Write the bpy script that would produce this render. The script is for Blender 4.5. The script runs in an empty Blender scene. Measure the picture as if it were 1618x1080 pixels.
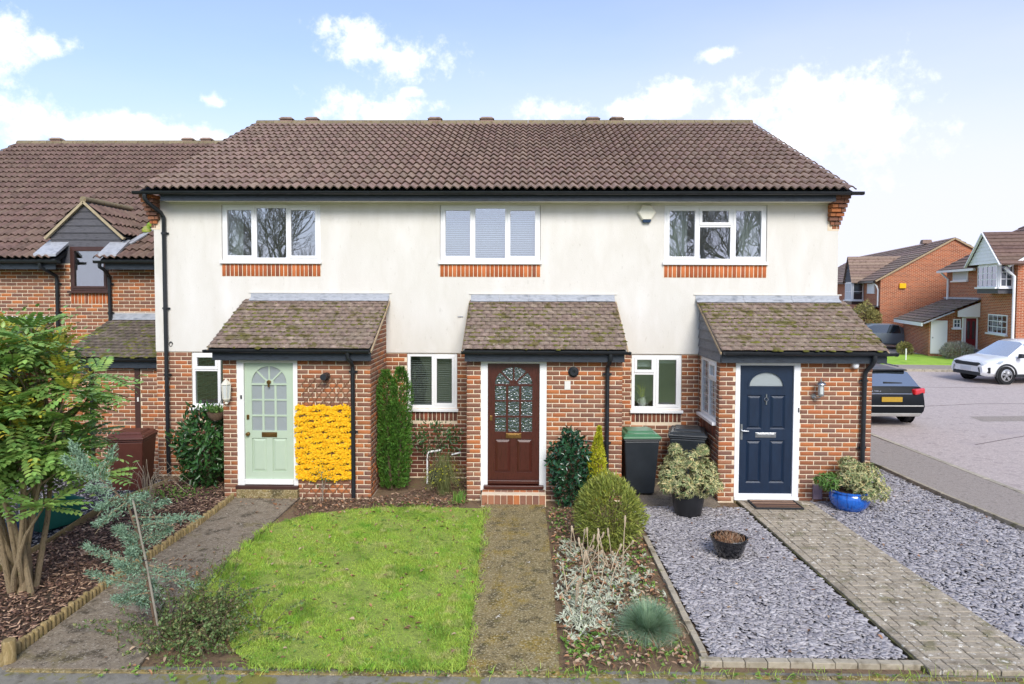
import bpy, math, random
import numpy as np
from mathutils import Vector, Matrix
random.seed(11)
rng = np.random.default_rng(11)
R = math.radians
scene = bpy.context.scene
COL = scene.collection

# ------------------------------------------------------------------ camera
cd = bpy.data.cameras.new('camera'); cam = bpy.data.objects.new('camera', cd); COL.objects.link(cam)
cd.sensor_width = 36.0; cd.lens = 24.0; cd.clip_start = 0.1; cd.clip_end = 3000
cd.shift_y = -0.0239
cam.matrix_world = Matrix(((0.99983916, -0.00419051, 0.01743835, 0.0),
                           (0.01759236, 0.04006452, -0.99904221, -12.26),
                           (0.00348784, 0.99918831, 0.04013179, 3.4),
                           (0, 0, 0, 1)))
scene.camera = cam

# ------------------------------------------------------------------ sky, sun, exposure
SUN_AZ, SUN_EL = R(168), R(38)          # azimuth clockwise from +Y
world = bpy.data.worlds.new('World'); scene.world = world; world.use_nodes = True
wt = world.node_tree; wt.nodes.clear()
def wn(t, **k):
    n = wt.nodes.new(t)
    for a, b in k.items(): setattr(n, a, b)
    return n
def wmath(op, a, b=None, c=None, clamp=False):
    n = wn('ShaderNodeMath', operation=op, use_clamp=clamp)
    for i, x in enumerate((a, b, c)):
        if x is None: continue
        if isinstance(x, (int, float)): n.inputs[i].default_value = x
        else: wt.links.new(x, n.inputs[i])
    return n.outputs[0]
def wvec(op, a, b=None):
    n = wn('ShaderNodeVectorMath', operation=op)
    for i, x in enumerate((a, b)):
        if x is None: continue
        if isinstance(x, tuple): n.inputs[i].default_value = x
        else: wt.links.new(x, n.inputs[i])
    return n
sky = wn('ShaderNodeTexSky', sky_type='NISHITA', sun_disc=False, sun_elevation=SUN_EL, sun_rotation=SUN_AZ,
         altitude=50, air_density=1.0, dust_density=.6, ozone_density=5.0)
tc = wn('ShaderNodeTexCoord')
dirv = tc.outputs['Generated']
nz = wn('ShaderNodeTexNoise'); nz.inputs['Scale'].default_value = 11; nz.inputs['Detail'].default_value = 10; nz.inputs['Roughness'].default_value = .62
wt.links.new(dirv, nz.inputs['Vector'])
fb = wmath('SUBTRACT', nz.outputs['Fac'], .5)
blob = None
for (x, y, z, a, b) in [(-.226,.916,.331,.044,.024),(-.163,.936,.311,.070,.025),(-.208,.947,.243,.072,.030),(-.582,.767,.270,.024,.041),
        (-.549,.787,.280,.024,.013),(-.580,.792,.191,.060,.030),(-.506,.840,.195,.066,.024),(-.406,.881,.243,.020,.009),(.049,.967,.248,.050,.018),
        (.141,.959,.246,.040,.016),(.211,.941,.265,.046,.019),(.346,.905,.246,.085,.036),(.254,.916,.310,.024,.009),(-.152,.950,.272,.019,.007),
        (-.431,.881,.196,.07,.014),(.405,.890,.205,.09,.055),(-.75,.60,.22,.09,.04),(.70,.62,.33,.12,.04),(-.30,-.90,.33,.12,.05),(.5,-.75,.40,.13,.06),(-.8,-.4,.40,.12,.05),(.9,-.1,.40,.12,.05)]:
    d = wvec('MULTIPLY', wvec('SUBTRACT', dirv, (x, y, z)).outputs[0], (1/a, 1/a, 1/b)).outputs[0]
    ln = wn('ShaderNodeVectorMath', operation='LENGTH'); wt.links.new(d, ln.inputs[0])
    v = wmath('SUBTRACT', 1.15, ln.outputs['Value'])
    blob = v if blob is None else wmath('MAXIMUM', blob, v)
nz3 = wn('ShaderNodeTexNoise'); nz3.inputs['Scale'].default_value = 34; nz3.inputs['Detail'].default_value = 7; nz3.inputs['Roughness'].default_value = .65
wt.links.new(dirv, nz3.inputs['Vector'])
val = wmath('MULTIPLY_ADD', wmath('SUBTRACT', nz3.outputs['Fac'], .5), 3.0, wmath('MULTIPLY_ADD', fb, 3.8, blob))
mr = wn('ShaderNodeMapRange', interpolation_type='SMOOTHSTEP'); wt.links.new(val, mr.inputs['Value'])
mr.inputs['From Min'].default_value = -.1; mr.inputs['From Max'].default_value = 1.25
# thin veil: whiter towards the horizon, a little streaky
sep = wn('ShaderNodeSeparateXYZ'); wt.links.new(dirv, sep.inputs[0])
nz2 = wn('ShaderNodeTexNoise'); nz2.inputs['Scale'].default_value = 2.2; nz2.inputs['Detail'].default_value = 5
wt.links.new(wvec('MULTIPLY', dirv, (1, 1, 3)).outputs[0], nz2.inputs['Vector'])
hz = wn('ShaderNodeMapRange', interpolation_type='SMOOTHSTEP'); wt.links.new(wmath('MULTIPLY_ADD', wmath('SUBTRACT', nz2.outputs['Fac'], .5), -.16, wmath('MULTIPLY_ADD', sep.outputs[0], -.13, sep.outputs[2])), hz.inputs['Value'])
hz.inputs['From Min'].default_value = .02; hz.inputs['From Max'].default_value = .44; hz.inputs['To Min'].default_value = .97; hz.inputs['To Max'].default_value = .24
mix1 = wn('ShaderNodeMix', data_type='RGBA'); wt.links.new(hz.outputs[0], mix1.inputs[0])
wt.links.new(sky.outputs[0], mix1.inputs[6]); mix1.inputs[7].default_value = (4.2, 4.25, 5.3, 1)
mix2 = wn('ShaderNodeMix', data_type='RGBA'); wt.links.new(mr.outputs[0], mix2.inputs[0])
wt.links.new(mix1.outputs[2], mix2.inputs[6]); mix2.inputs[7].default_value = (5.9, 6.0, 6.2, 1)
bg = wn('ShaderNodeBackground'); bg.inputs['Strength'].default_value = 0.12
wt.links.new(mix2.outputs[2], bg.inputs[0])
wo = wn('ShaderNodeOutputWorld'); wt.links.new(bg.outputs[0], wo.inputs[0])

sl = bpy.data.lights.new('sun', 'SUN'); sl.energy = 1.95; sl.angle = R(28); sl.color = (1, .945, .86)
so = bpy.data.objects.new('sun', sl); COL.objects.link(so)
sdir = Vector((math.sin(SUN_AZ)*math.cos(SUN_EL), math.cos(SUN_AZ)*math.cos(SUN_EL), math.sin(SUN_EL)))
so.rotation_euler = (-sdir).to_track_quat('-Z', 'Y').to_euler(); so.location = (8, -20, 25)
vs = scene.view_settings; vs.view_transform = 'Standard'; vs.look = 'None'; vs.exposure = 0.94; vs.gamma = 1
scene.render.engine = 'CYCLES'
cy = scene.cycles; cy.use_denoising = True; cy.use_adaptive_sampling = True; cy.adaptive_threshold = .02
try: cy.denoiser = 'OPENIMAGEDENOISE'
except Exception: pass
cy.max_bounces = 6; cy.diffuse_bounces = 3; cy.glossy_bounces = 3; cy.transparent_max_bounces = 12; cy.transmission_bounces = 4
cy.caustics_reflective = False; cy.caustics_refractive = False

# ------------------------------------------------------------------ materials
MATS = {}
def hexc(h, k=1.0):
    h = h.lstrip('#'); out = []
    for i in (0, 2, 4):
        s = int(h[i:i+2], 16)/255
        out.append((s/12.92 if s <= .04045 else ((s+.055)/1.055)**2.4)*k)
    return (*out, 1)
def mat(name, cols, rough=.7, scale=8, detail=4, bump=0, bscale=60, rand=0, rcols=None, spec=.35, metal=0, trans=0, coat=0, stretch=None, speck=None, hue=0):
    """cols: list of hex colours blended by noise; rcols: list picked at random per piece; rand: value variation per piece"""
    m = bpy.data.materials.new(name); m.use_nodes = True; t = m.node_tree; N = t.nodes; Lk = t.links
    b = N['Principled BSDF']; b.inputs['Roughness'].default_value = rough; b.inputs['Metallic'].default_value = metal
    b.inputs['Specular IOR Level'].default_value = spec; b.inputs['Coat Weight'].default_value = coat; b.inputs['Coat Roughness'].default_value = .05
    g = N.new('ShaderNodeNewGeometry'); pos = g.outputs['Position']
    if stretch:
        mp = N.new('ShaderNodeVectorMath'); mp.operation = 'MULTIPLY'; Lk.new(pos, mp.inputs[0]); mp.inputs[1].default_value = stretch; pos = mp.outputs[0]
    col = None
    rnd = None
    if rand or rcols or hue:
        oi = N.new('ShaderNodeObjectInfo'); ad = N.new('ShaderNodeMath'); ad.operation = 'ADD'
        Lk.new(oi.outputs['Random'], ad.inputs[0]); Lk.new(g.outputs['Random Per Island'], ad.inputs[1])
        fr = N.new('ShaderNodeMath'); fr.operation = 'FRACT'; Lk.new(ad.outputs[0], fr.inputs[0]); rnd = fr.outputs[0]
    def ramp(fac, cs, interp='LINEAR'):
        r = N.new('ShaderNodeValToRGB'); r.color_ramp.interpolation = interp; e = r.color_ramp.elements
        n = len(cs)
        for i, c in enumerate(cs):
            p = (i/(n-1) if n > 1 else 0) if interp == 'LINEAR' else i/n
            if i < 2: e[i].position = p; el = e[i]
            else: el = e.new(p)
            el.color = hexc(c) if isinstance(c, str) else c
        Lk.new(fac, r.inputs[0]); return r.outputs[0]
    def noise(s, d=4, ro=.55):
        n = N.new('ShaderNodeTexNoise'); n.inputs['Scale'].default_value = s; n.inputs['Detail'].default_value = d if d >= 8 else min(d, 4); n.inputs['Roughness'].default_value = ro
        Lk.new(pos, n.inputs['Vector']); return n.outputs['Fac']
    if len(cols) > 1:
        nf = noise(scale, detail)
        mr = N.new('ShaderNodeMapRange'); mr.inputs[1].default_value = .28; mr.inputs[2].default_value = .72; Lk.new(nf, mr.inputs[0])
        col = ramp(mr.outputs[0], cols)
    else:
        rg = N.new('ShaderNodeRGB'); rg.outputs[0].default_value = hexc(cols[0]) if isinstance(cols[0], str) else cols[0]; col = rg.outputs[0]
    if rcols:
        rc = ramp(rnd, rcols, 'CONSTANT')
        mx = N.new('ShaderNodeMix'); mx.data_type = 'RGBA'; mx.inputs[0].default_value = .78; Lk.new(col, mx.inputs[6]); Lk.new(rc, mx.inputs[7]); col = mx.outputs[2]
    if speck:      # (colour, noise scale, threshold, softness[, strength])
        for sp in speck:
            nf = noise(sp[1], sp[5] if len(sp) > 5 else 5, .65); mr = N.new('ShaderNodeMapRange'); mr.interpolation_type = 'SMOOTHSTEP'
            mr.inputs[1].default_value = sp[2]; mr.inputs[2].default_value = sp[2]+sp[3]; mr.inputs[4].default_value = sp[4] if len(sp) > 4 else 1
            Lk.new(nf, mr.inputs[0]); mx = N.new('ShaderNodeMix'); mx.data_type = 'RGBA'; Lk.new(mr.outputs[0], mx.inputs[0]); Lk.new(col, mx.inputs[6]); mx.inputs[7].default_value = hexc(sp[0]); col = mx.outputs[2]
    if rand or hue:
        h = N.new('ShaderNodeHueSaturation'); Lk.new(col, h.inputs['Color'])
        m2 = N.new('ShaderNodeMapRange'); m2.inputs[3].default_value = 1-rand; m2.inputs[4].default_value = 1+rand; Lk.new(rnd, m2.inputs[0]); Lk.new(m2.outputs[0], h.inputs['Value'])
        if hue:
            wnz = N.new('ShaderNodeTexWhiteNoise'); wnz.noise_dimensions = '1D'; Lk.new(rnd, wnz.inputs['W'])
            m3 = N.new('ShaderNodeMapRange'); m3.inputs[3].default_value = .5-hue; m3.inputs[4].default_value = .5+hue; Lk.new(wnz.outputs['Value'], m3.inputs[0]); Lk.new(m3.outputs[0], h.inputs['Hue'])
        col = h.outputs[0]
    Lk.new(col, b.inputs['Base Color'])
    if bump:
        nf = noise(bscale, 6, .6); bp = N.new('ShaderNodeBump'); bp.inputs['Strength'].default_value = bump; bp.inputs['Distance'].default_value = .01
        Lk.new(nf, bp.inputs['Height']); Lk.new(bp.outputs[0], b.inputs['Normal'])
    if trans:
        tr = N.new('ShaderNodeBsdfTranslucent'); Lk.new(col, tr.inputs[0]); ms = N.new('ShaderNodeMixShader'); ms.inputs[0].default_value = trans
        Lk.new(b.outputs[0], ms.inputs[1]); Lk.new(tr.outputs[0], ms.inputs[2]); Lk.new(ms.outputs[0], N['Material Output'].inputs[0])
    MATS[name] = m; return m
def glass(name, refl=.4, tint=(.9, .95, .95, 1), rough=0.0, body=None, wav=0):
    m = bpy.data.materials.new(name); m.use_nodes = True; t = m.node_tree; N = t.nodes; N.clear(); Lk = t.links
    o = N.new('ShaderNodeOutputMaterial'); gl = N.new('ShaderNodeBsdfGlossy'); gl.inputs['Roughness'].default_value = rough; gl.inputs[0].default_value = (.95, .97, 1, 1)
    if body is None: tr = N.new('ShaderNodeBsdfTransparent'); tr.inputs[0].default_value = tint
    else: tr = N.new('ShaderNodeBsdfDiffuse'); tr.inputs[0].default_value = hexc(body)
    ms = N.new('ShaderNodeMixShader'); lw = N.new('ShaderNodeLayerWeight'); lw.inputs[0].default_value = .2
    mr = N.new('ShaderNodeMapRange'); mr.inputs[3].default_value = refl; mr.inputs[4].default_value = 1; Lk.new(lw.outputs['Facing'], mr.inputs[0])
    Lk.new(mr.outputs[0], ms.inputs[0]); Lk.new(tr.outputs[0], ms.inputs[1]); Lk.new(gl.outputs[0], ms.inputs[2]); Lk.new(ms.outputs[0], o.inputs[0])
    if wav:
        g = N.new('ShaderNodeNewGeometry'); n = N.new('ShaderNodeTexNoise'); n.inputs['Scale'].default_value = wav; n.inputs['Detail'].default_value = 2; Lk.new(g.outputs['Position'], n.inputs['Vector'])
        bp = N.new('ShaderNodeBump'); bp.inputs['Strength'].default_value = (.75 if wav > 33 else .3) if wav > 5 else .12; bp.inputs['Distance'].default_value = .02; Lk.new(n.outputs['Fac'], bp.inputs['Height']); Lk.new(bp.outputs[0], gl.inputs['Normal'])
    MATS[name] = m; return m

BR = ['#a4683f','#935d3f','#85624f','#7b5949','#6f5347','#a3623c','#8a5e49','#66524b','#b06c3e','#7d5b4a','#946950','#745547','#6b5348','#9f5d37']
mat('brick', ['#a4603f','#b87652'], .85, 30, 5, .35, 140, rand=.14, rcols=BR, speck=[('#5a4038',24,.62,.12,.5),('#c9a58c',60,.66,.1,.4)])
mat('brick_dark', ['#6f4638','#8a5a45'], .85, 30, 5, .35, 140, rand=.14, rcols=['#7a4b3c','#6a4439','#86503b','#5c3f38','#934f38','#74483a'], speck=[('#4a3a36',24,.6,.12,.5),('#b59a86',60,.68,.1,.4)])
mat('brick_orange', ['#a85c34','#b9683c'], .85, 30, 5, .35, 140, rand=.12, rcols=['#b8622f','#c06a36','#ad5a30','#b4643a','#7d4a38','#c47242','#9c5433'], speck=[('#6a4434',24,.62,.12,.5)])
mat('mortar', ['#dcc8ac','#e4d3b9','#cdb799'], .95, 6, 6, .4, 160)
mat('render_white', ['#dfdcd5','#d6d2c9','#e3e0da'], .92, 1.6, 8, .35, 90, stretch=(1,1,.35), speck=[('#c9c4b6',2.6,.58,.16,.5,8),('#aaa69a',7,.66,.08,.4,8),('#b9b4a8',22,.64,.06,.35,6)])
mat('upvc', ['#eeeeee'], .35, spec=.5)
mat('white_paint', ['#ececea','#e4e4e0'], .5, 5)
mat('fascia', ['#252b33','#333a43','#1e2228'], .5, 7, 5, .15, 40, stretch=(1,1,5), speck=[('#a9adb0',14,.76,.03,.7)])
mat('black_plastic', ['#1b1e22','#24282d'], .38, 6, spec=.5)
mat('lead', ['#9a9ea5','#b2b5bb','#82878f'], .55, 6, 5, .2, 20, metal=.15, stretch=(1,1,3))
mat('roof_tile', ['#806a5e','#907a6d','#6f5b50'], .78, 5, 5, .4, 120, rand=.14, hue=.012, speck=[('#8b8574',26,.65,.1,.5),('#8a7a3c',9,.70,.06,.6),('#4a3b38',3,.58,.2,.35)])
mat('roof_tile_red', ['#6a554b','#796358','#5c4940'], .8, 5, 5, .4, 120, rand=.16, hue=.012, speck=[('#9a9488',26,.66,.1,.5),('#493733',3,.58,.2,.35)])
mat('ridge_tile', ['#6f6350','#857a60','#5a4a3e'], .85, 12, 5, .5, 80, rand=.15, speck=[('#a08a3a',12,.62,.08,.7)])
mat('plain_tile', ['#8d7a6c','#78685d','#a08e80'], .85, 9, 5, .45, 110, rand=.1, hue=.012, speck=[('#bdb5a0',22,.6,.1,.65),('#4c4034',4,.6,.15,.5),('#5a5426',3.6,.55,.07,.8)])
mat('plain_tile_dark', ['#6d6158','#5c534b','#80746a'], .88, 9, 5, .45, 110, rand=.2, speck=[('#555a24',5,.52,.1,.8),('#9c968a',22,.66,.1,.5)])
mat('moss', ['#48461c','#636128','#333114'], .95, 9, 5, .6, 120, rand=.35, hue=.01)
mat('mortar_fillet', ['#b5a183','#a38f74'], .95, 10, 4, .4, 60)
mat('cladding_grey', ['#6d6e72','#7b7c80','#5e5f64'], .75, 6, 5, .3, 30, rand=.07, stretch=(1,1,6))
mat('cladding_dark', ['#4b4b50','#5b5a5f','#403f44'], .75, 6, 5, .3, 30, rand=.07, stretch=(1,1,6))
mat('door_sage', ['#afc0aa','#b4c4ae'], .42, 4, spec=.45)
mat('door_mahogany', ['#3d1a14','#4b231a','#33170d'], .32, 5, 5, .05, 40, spec=.5, stretch=(6,6,1))
mat('door_navy', ['#132338','#172a41'], .38, 4, 3, .12, 55, spec=.5, stretch=(4,4,1))
mat('brown_frame', ['#3d2723','#4a302a'], .4, 5, spec=.5)
mat('brass', ['#9c7a48','#7d6038'], .35, 20, metal=.85)
mat('steel', ['#b9bcc0','#a4a7ab'], .28, 10, metal=.9)
mat('room', ['#b5b1a8','#a8a49a'], .9, 1)
mat('curtain', ['#e6e7e2','#d2d5d0'], .9, 4, trans=.2)
mat('blind', ['#dfe3e4'], .6, trans=.25)
mat('blind_dark', ['#6c6a66'], .7)
glass('window_glass', .31, wav=1.1)
glass('window_glass_low', .07, wav=1.1); glass('window_glass_green', .20, wav=1.1)
glass('obscure_glass', .14, rough=.25, body='#9aa2a4', wav=30)
glass('textured_glass', .20, rough=.08, body='#1c3026', wav=34)
glass('far_glass', .08, rough=.05, body='#2f383e')
glass('car_glass', .45, rough=.02, body='#20262b')
glass('car_glass_mid', .38, rough=.04, body='#333b41')
glass('car_glass_painted_sky', .62, rough=.05, body='#b4bcc0')  # pale body colour stands in for white sky reflected in the glass
mat('concrete', ['#7c6c48','#8d7e58','#5f5230'], .92, 5, 8, .6, 60, speck=[('#8e7836',2.3,.50,.12,.8,9),('#453f2c',4.2,.52,.10,.7,9),('#625c30',11,.56,.08,.6,9),('#b9ad8c',42,.55,.05,.65,3),('#352f1c',36,.56,.05,.6,3),('#dcd6c8',5,.66,.015,.9,9)])
mat('concrete_dark', ['#766a5a','#877b6a','#5c5244'], .92, 4, 8, .55, 60, speck=[('#71673f',2.2,.54,.12,.6,9),('#463e32',4,.54,.1,.65,9),('#a89e8e',42,.56,.05,.65,3),('#37302a',36,.57,.05,.6,3),('#d4cdc0',9,.68,.015,.9,9)])
mat('concrete_edge', ['#9a907c','#ada38f','#7d735f'], .92, 8, 6, .5, 70, rand=.1, speck=[('#6c6a34',6,.60,.1,.6)])
mat('paver', ['#978b79','#a79c89','#7d7261'], .92, 6, 6, .5, 70, rand=.12, speck=[('#6a6640',4,.54,.1,.7,8),('#5d5644',26,.57,.05,.5,3),('#d6d1c4',16,.585,.04,.85,8),('#cdc7b8',45,.60,.05,.6,8)])
mat('joint_moss', ['#5b5a2c','#4a4638','#6d7030'], .95, 9, 5, .4, 60)
mat('asphalt', ['#928981','#a0968d','#837b74'], .93, 12, 7, .6, 180, speck=[('#6a635e',40,.57,.05,.5,3),('#bdb5ae',44,.57,.05,.5,3),('#5a5654',2,.6,.2,.4)])
mat('asphalt_moss', ['#74716a','#878378','#605c53'], .93, 6, 8, .6, 160, speck=[('#7a7826',3.6,.50,.08,.85,9),('#5a5238',7,.56,.08,.6,8),('#b4b0a6',60,.64,.05,.7)])
mat('road', ['#aca09b','#b9ada7','#9f938f'], .8, 6, 7, .5, 150, speck=[('#8f8380',30,.57,.05,.45,3),('#e0d6d0',26,.57,.05,.5,3),('#a3989a',.7,.55,.2,.5,8),('#8a8080',5,.66,.05,.5,9)])
mat('kerb_stone', ['#9f9786','#b3ab9a','#857d6c'], .9, 8, 5, .3, 60, rand=.1)
mat('soil', ['#3f342b','#54463a','#2f261f'], .97, 10, 7, .8, 60)
mat('soil_litter', ['#6a5645','#7d6850','#463830'], .97, 18, 7, .9, 70, speck=[('#6d7a3a',5,.58,.1,.5)])
mat('bark', ['#6a5346','#7d6454','#48372f'], .9, 40, 4, .3, 90, rand=.45, rcols=['#5a443a','#7d5e4c','#9c7c66','#453430','#bb9c82','#6b5044'])
mat('slate', ['#a8a4a4','#b2aead'], .5, 20, 4, .3, 90, rand=.10, rcols=['#a9a4a5','#b4afaf','#9c979a','#c0bbba','#a39ea0','#b0abab','#8c878b'])
mat('slate_base', ['#2c2b2f','#38373b'], .9, 30, 5, .5, 80)
mat('lawn_ground', ['#7a9038','#909f4a','#606f32'], .97, 9, 8, .9, 90, speck=[('#5c6a34',30,.55,.06,.6,4),('#b0a86a',7,.62,.06,.6,8)])
mat('grass', ['#94c246','#b8ce60','#7aae3c'], .7, 2.4, 5, rand=.25, hue=.02, trans=.4, spec=.2, speck=[('#cfc98a',3.4,.545,.07,.7),('#5f9030',1.5,.54,.07,.55),('#a8b848',6,.56,.06,.5)])
mat('field', ['#6a7a44','#7a8850','#5a6a3a'], .95, 1.5, 7, .6, 40)
mat('far_lawn', ['#86b034','#9abd44','#759f30'], .95, 1.2, 7, .6, 40)
mat('tar', ['#6d6462','#7d7370'], .8, 4)
mat('barge', ['#b3a588','#a39478'], .9, 14, 5, .4, 60)
mat('timber_edge', ['#a08b60','#8b7850','#b29e74'], .9, 14, 5, .5, 60, rand=.16, stretch=(3,3,1), speck=[('#6c7434',9,.58,.12,.6)])
mat('cut_timber', ['#6f5a40','#5d4a36'], .9, 14, 5, .4, 60)
mat('wood_pale', ['#969083','#857f72'], .85, 14, 4, .3, 60)
mat('bin_black', ['#23282c','#2c3136'], .36, 4, 4, .15, 200, spec=.45)
mat('bin_green', ['#3a6b4a','#467a56'], .36, 5, 4, .1, 80, spec=.45)
mat('bin_brown', ['#562f25','#63382c'], .45, 5, 4, .1, 80, spec=.45)
mat('box_green', ['#1c5a4c','#216353'], .5, 5)
mat('box_blue', ['#1d3350','#23405f'], .5, 5)
mat('pot_black', ['#191a1c','#222326'], .4, 5, spec=.5)
mat('pot_gloss', ['#0d0e10'], .15, spec=.6, coat=.5)
mat('pot_blue', ['#0a3f9c','#1565c4','#072a70'], .18, 5, 5, spec=.6, coat=.7, stretch=(4,4,.6))
mat('wicker', ['#5d4a3c','#776150'], .9, 50, 3, .6, 60)
mat('lantern_white', ['#d9d5c6','#cbc7b6'], .5, 10)
mat('clear_lamp', ['#c9cdca'], .2)
mat('trellis_wood', ['#7d5a44','#8f6a50'], .9, 20)
mat('petal', ['#ffc816','#ffd334','#ffbc08'], .75, 20, rand=.10, hue=.006, trans=.3, spec=.2)
mat('bark_tan', ['#7f7058','#958468','#625440'], .95, 20, 6, .6, 60, stretch=(3,3,1), speck=[('#7a8048',9,.6,.12,.6)])
mat('bark_brown', ['#574638','#6b5848','#43362c'], .95, 20, 6, .6, 60, stretch=(3,3,1))
mat('bark_grey', ['#a39d93','#b0aaa0','#8f8980'], .95, 6, 6, .5, 30)
mat('leaf_mahonia', ['#668e44','#8aaa58','#4a753c'], .38, 1.6, 4, rand=.3, hue=.02, trans=.18, spec=.55)
mat('leaf_mahonia_new', ['#a3a83c','#b3a93e','#8ba03a'], .42, 3, 4, rand=.22, hue=.03, trans=.25, spec=.45)
mat('leaf_laurel', ['#2f5228','#3f6632','#20401f'], .3, 5, 3, rand=.35, hue=.012, trans=.1, spec=.6)
mat('leaf_camellia', ['#23452f','#2f5638','#183423'], .22, 5, 3, rand=.35, hue=.012, trans=.08, spec=.7)
mat('leaf_yew', ['#3f6627','#5c8634','#2b4c1f'], .6, 4, 4, rand=.35, hue=.015, trans=.15, spec=.3)
mat('leaf_gold', ['#b0b428','#c6c63a','#8f9a24'], .6, 8, 4, rand=.28, hue=.015, trans=.22, spec=.3)
mat('leaf_round', ['#7f8a3c','#98a04e','#5f6e30'], .5, 6, 4, rand=.32, hue=.018, trans=.18, spec=.4)
mat('leaf_pieris', ['#9ea373','#b9b989','#6f8450'], .5, 9, 3, rand=.25, hue=.02, trans=.18, spec=.4, rcols=['#d6d2a0','#b9bd86','#7f9460','#c9c490','#5f7d4a','#d8c58e'])
mat('leaf_green', ['#4f7434','#6a8c42','#3a5a2a'], .5, 6, 3, rand=.3, hue=.02, trans=.18, spec=.4)
mat('leaf_juniper', ['#76977c','#90ac90','#5f8068'], .7, 6, 4, rand=.28, hue=.015, trans=.18, spec=.25)
mat('leaf_cotoneaster', ['#62784a','#7a9058','#4c6038'], .5, 8, 3, rand=.3, hue=.02, trans=.15, spec=.35, rcols=['#647a48','#7a9056','#4f6636','#8a8758','#5d7444'])
mat('leaf_fescue', ['#80a080','#9ab492','#688a66'], .6, 12, 3, rand=.25, hue=.012, trans=.2, spec=.3)
mat('leaf_silver', ['#b5bba4','#c9cdb8','#98a286'], .8, 12, 3, rand=.18, trans=.18, spec=.2)
mat('leaf_weed', ['#6d9440','#83a84e','#557a34'], .6, 6, 3, rand=.3, hue=.02, trans=.25, spec=.3)
mat('leaf_lavender', ['#98988e','#a9a99c','#7f8078'], .8, 8, 3, rand=.25, trans=.15, spec=.2)
mat('leaf_olive', ['#8a8450','#a09a60','#6c6a40'], .8, 8, 3, rand=.3, trans=.15, spec=.2)
mat('leaf_dry', ['#a5866a','#8b6a50','#c0a282'], .8, 12, 3, rand=.3, rcols=['#b59578','#8a6448','#c8b094','#70503c','#a87a58'], trans=.15)
mat('straw', ['#bcaa92','#a8967c','#cdbea6'], .85, 14, 3, rand=.2)
mat('stem_green', ['#6b7040','#5a6038'], .8, 14, 3)
mat('car_black', ['#12161a'], .3, spec=.2)
mat('car_white', ['#dfe1e3'], .3, spec=.5, coat=.6)
mat('car_grey', ['#6d777f'], .32, spec=.5, coat=.7)
mat('car_silver', ['#b9b8b2','#a8a7a2'], .4, 4, spec=.5, metal=.2)
mat('chrome', ['#d5d7da'], .12, metal=1)
mat('tyre', ['#18191a','#222325'], .85, 8)
mat('alloy', ['#b4b6b8'], .3, metal=.7)
mat('tail_red', ['#b81420','#d02a30'], .2, 12, spec=.6, coat=.6)
mat('lamp_clear', ['#aab4bb'], .12, spec=.7, coat=.8)
mat('plate_yellow', ['#b5912f','#a5852c'], .5, 20)
mat('plate_white', ['#c9ccd0'], .5)
mat('trim_dark', ['#2a2d30'], .6)
mat('far_brick', ['#b4603c','#a25536','#c06c46'], .9, 2, 5)
mat('cream', ['#e2dfcf','#d6d2c0'], .5, 5)
mat('door_red', ['#6e1622','#7a1a27'], .35, spec=.5)
mat('plaque', ['#8a7680'], .6)
mat('paper', ['#d8d6cf'], .8)
def brick_courses(m, bw, bh):
    """far walls: too small to pick the bricks apart, so the bond is in the material"""
    t = m.node_tree; N = t.nodes; Lk = t.links; b = N['Principled BSDF']
    tcn = N.new('ShaderNodeTexCoord'); sp = N.new('ShaderNodeSeparateXYZ'); Lk.new(tcn.outputs['Object'], sp.inputs[0])
    ad = N.new('ShaderNodeMath'); ad.operation = 'ADD'; Lk.new(sp.outputs[0], ad.inputs[0]); Lk.new(sp.outputs[1], ad.inputs[1])
    cb = N.new('ShaderNodeCombineXYZ'); Lk.new(ad.outputs[0], cb.inputs[0]); Lk.new(sp.outputs[2], cb.inputs[1])
    bt = N.new('ShaderNodeTexBrick'); bt.inputs['Scale'].default_value = 1; bt.inputs['Brick Width'].default_value = bw; bt.inputs['Row Height'].default_value = bh
    bt.inputs['Mortar Size'].default_value = .009; bt.inputs['Mortar Smooth'].default_value = .2
    bt.inputs['Color1'].default_value = hexc('#b4603a'); bt.inputs['Color2'].default_value = hexc('#8f4a30'); bt.inputs['Mortar'].default_value = hexc('#c9ac90')
    Lk.new(cb.outputs[0], bt.inputs['Vector']); Lk.new(bt.outputs['Color'], b.inputs['Base Color'])
brick_courses(MATS['far_brick'], .225, .075)

# ------------------------------------------------------------------ mesh helpers
HOLD = set()                 # parents whose children are modelled in world coordinates
def link(o, parent):
    COL.objects.link(o)
    if parent is not None:
        o.parent = parent
        if parent.name in HOLD: o.matrix_parent_inverse = Matrix.Translation(-parent.location)
    return o
def props(o, label=None, cat=None, group=None, kind=None):
    if label: o['label'] = label
    if cat: o['category'] = cat
    if group: o['group'] = group
    if kind: o['kind'] = kind
    return o
def thing(name, label, cat, loc=(0, 0, 0), rz=0, group=None, hold=False, scale=1):
    o = bpy.data.objects.new(name, None); COL.objects.link(o); o.location = loc; o.rotation_euler = (0, 0, rz); o.empty_display_size = .2
    o.scale = (scale,)*3
    if hold: HOLD.add(o.name)
    return props(o, label, cat, group)
def mesh_np(name, V, F, m, smooth=False):
    me = bpy.data.meshes.new(name); V = np.asarray(V, np.float32); F = np.asarray(F, np.int32); n, k = F.shape
    me.vertices.add(len(V)); me.vertices.foreach_set('co', V.ravel())
    me.loops.add(n*k); me.loops.foreach_set('vertex_index', F.ravel())
    me.polygons.add(n); me.polygons.foreach_set('loop_start', np.arange(0, n*k, k, dtype=np.int32)); me.polygons.foreach_set('loop_total', np.full(n, k, np.int32))
    if smooth: me.polygons.foreach_set('use_smooth', np.ones(n, bool))
    me.update(calc_edges=True); me.materials.append(MATS[m]); return me
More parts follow.
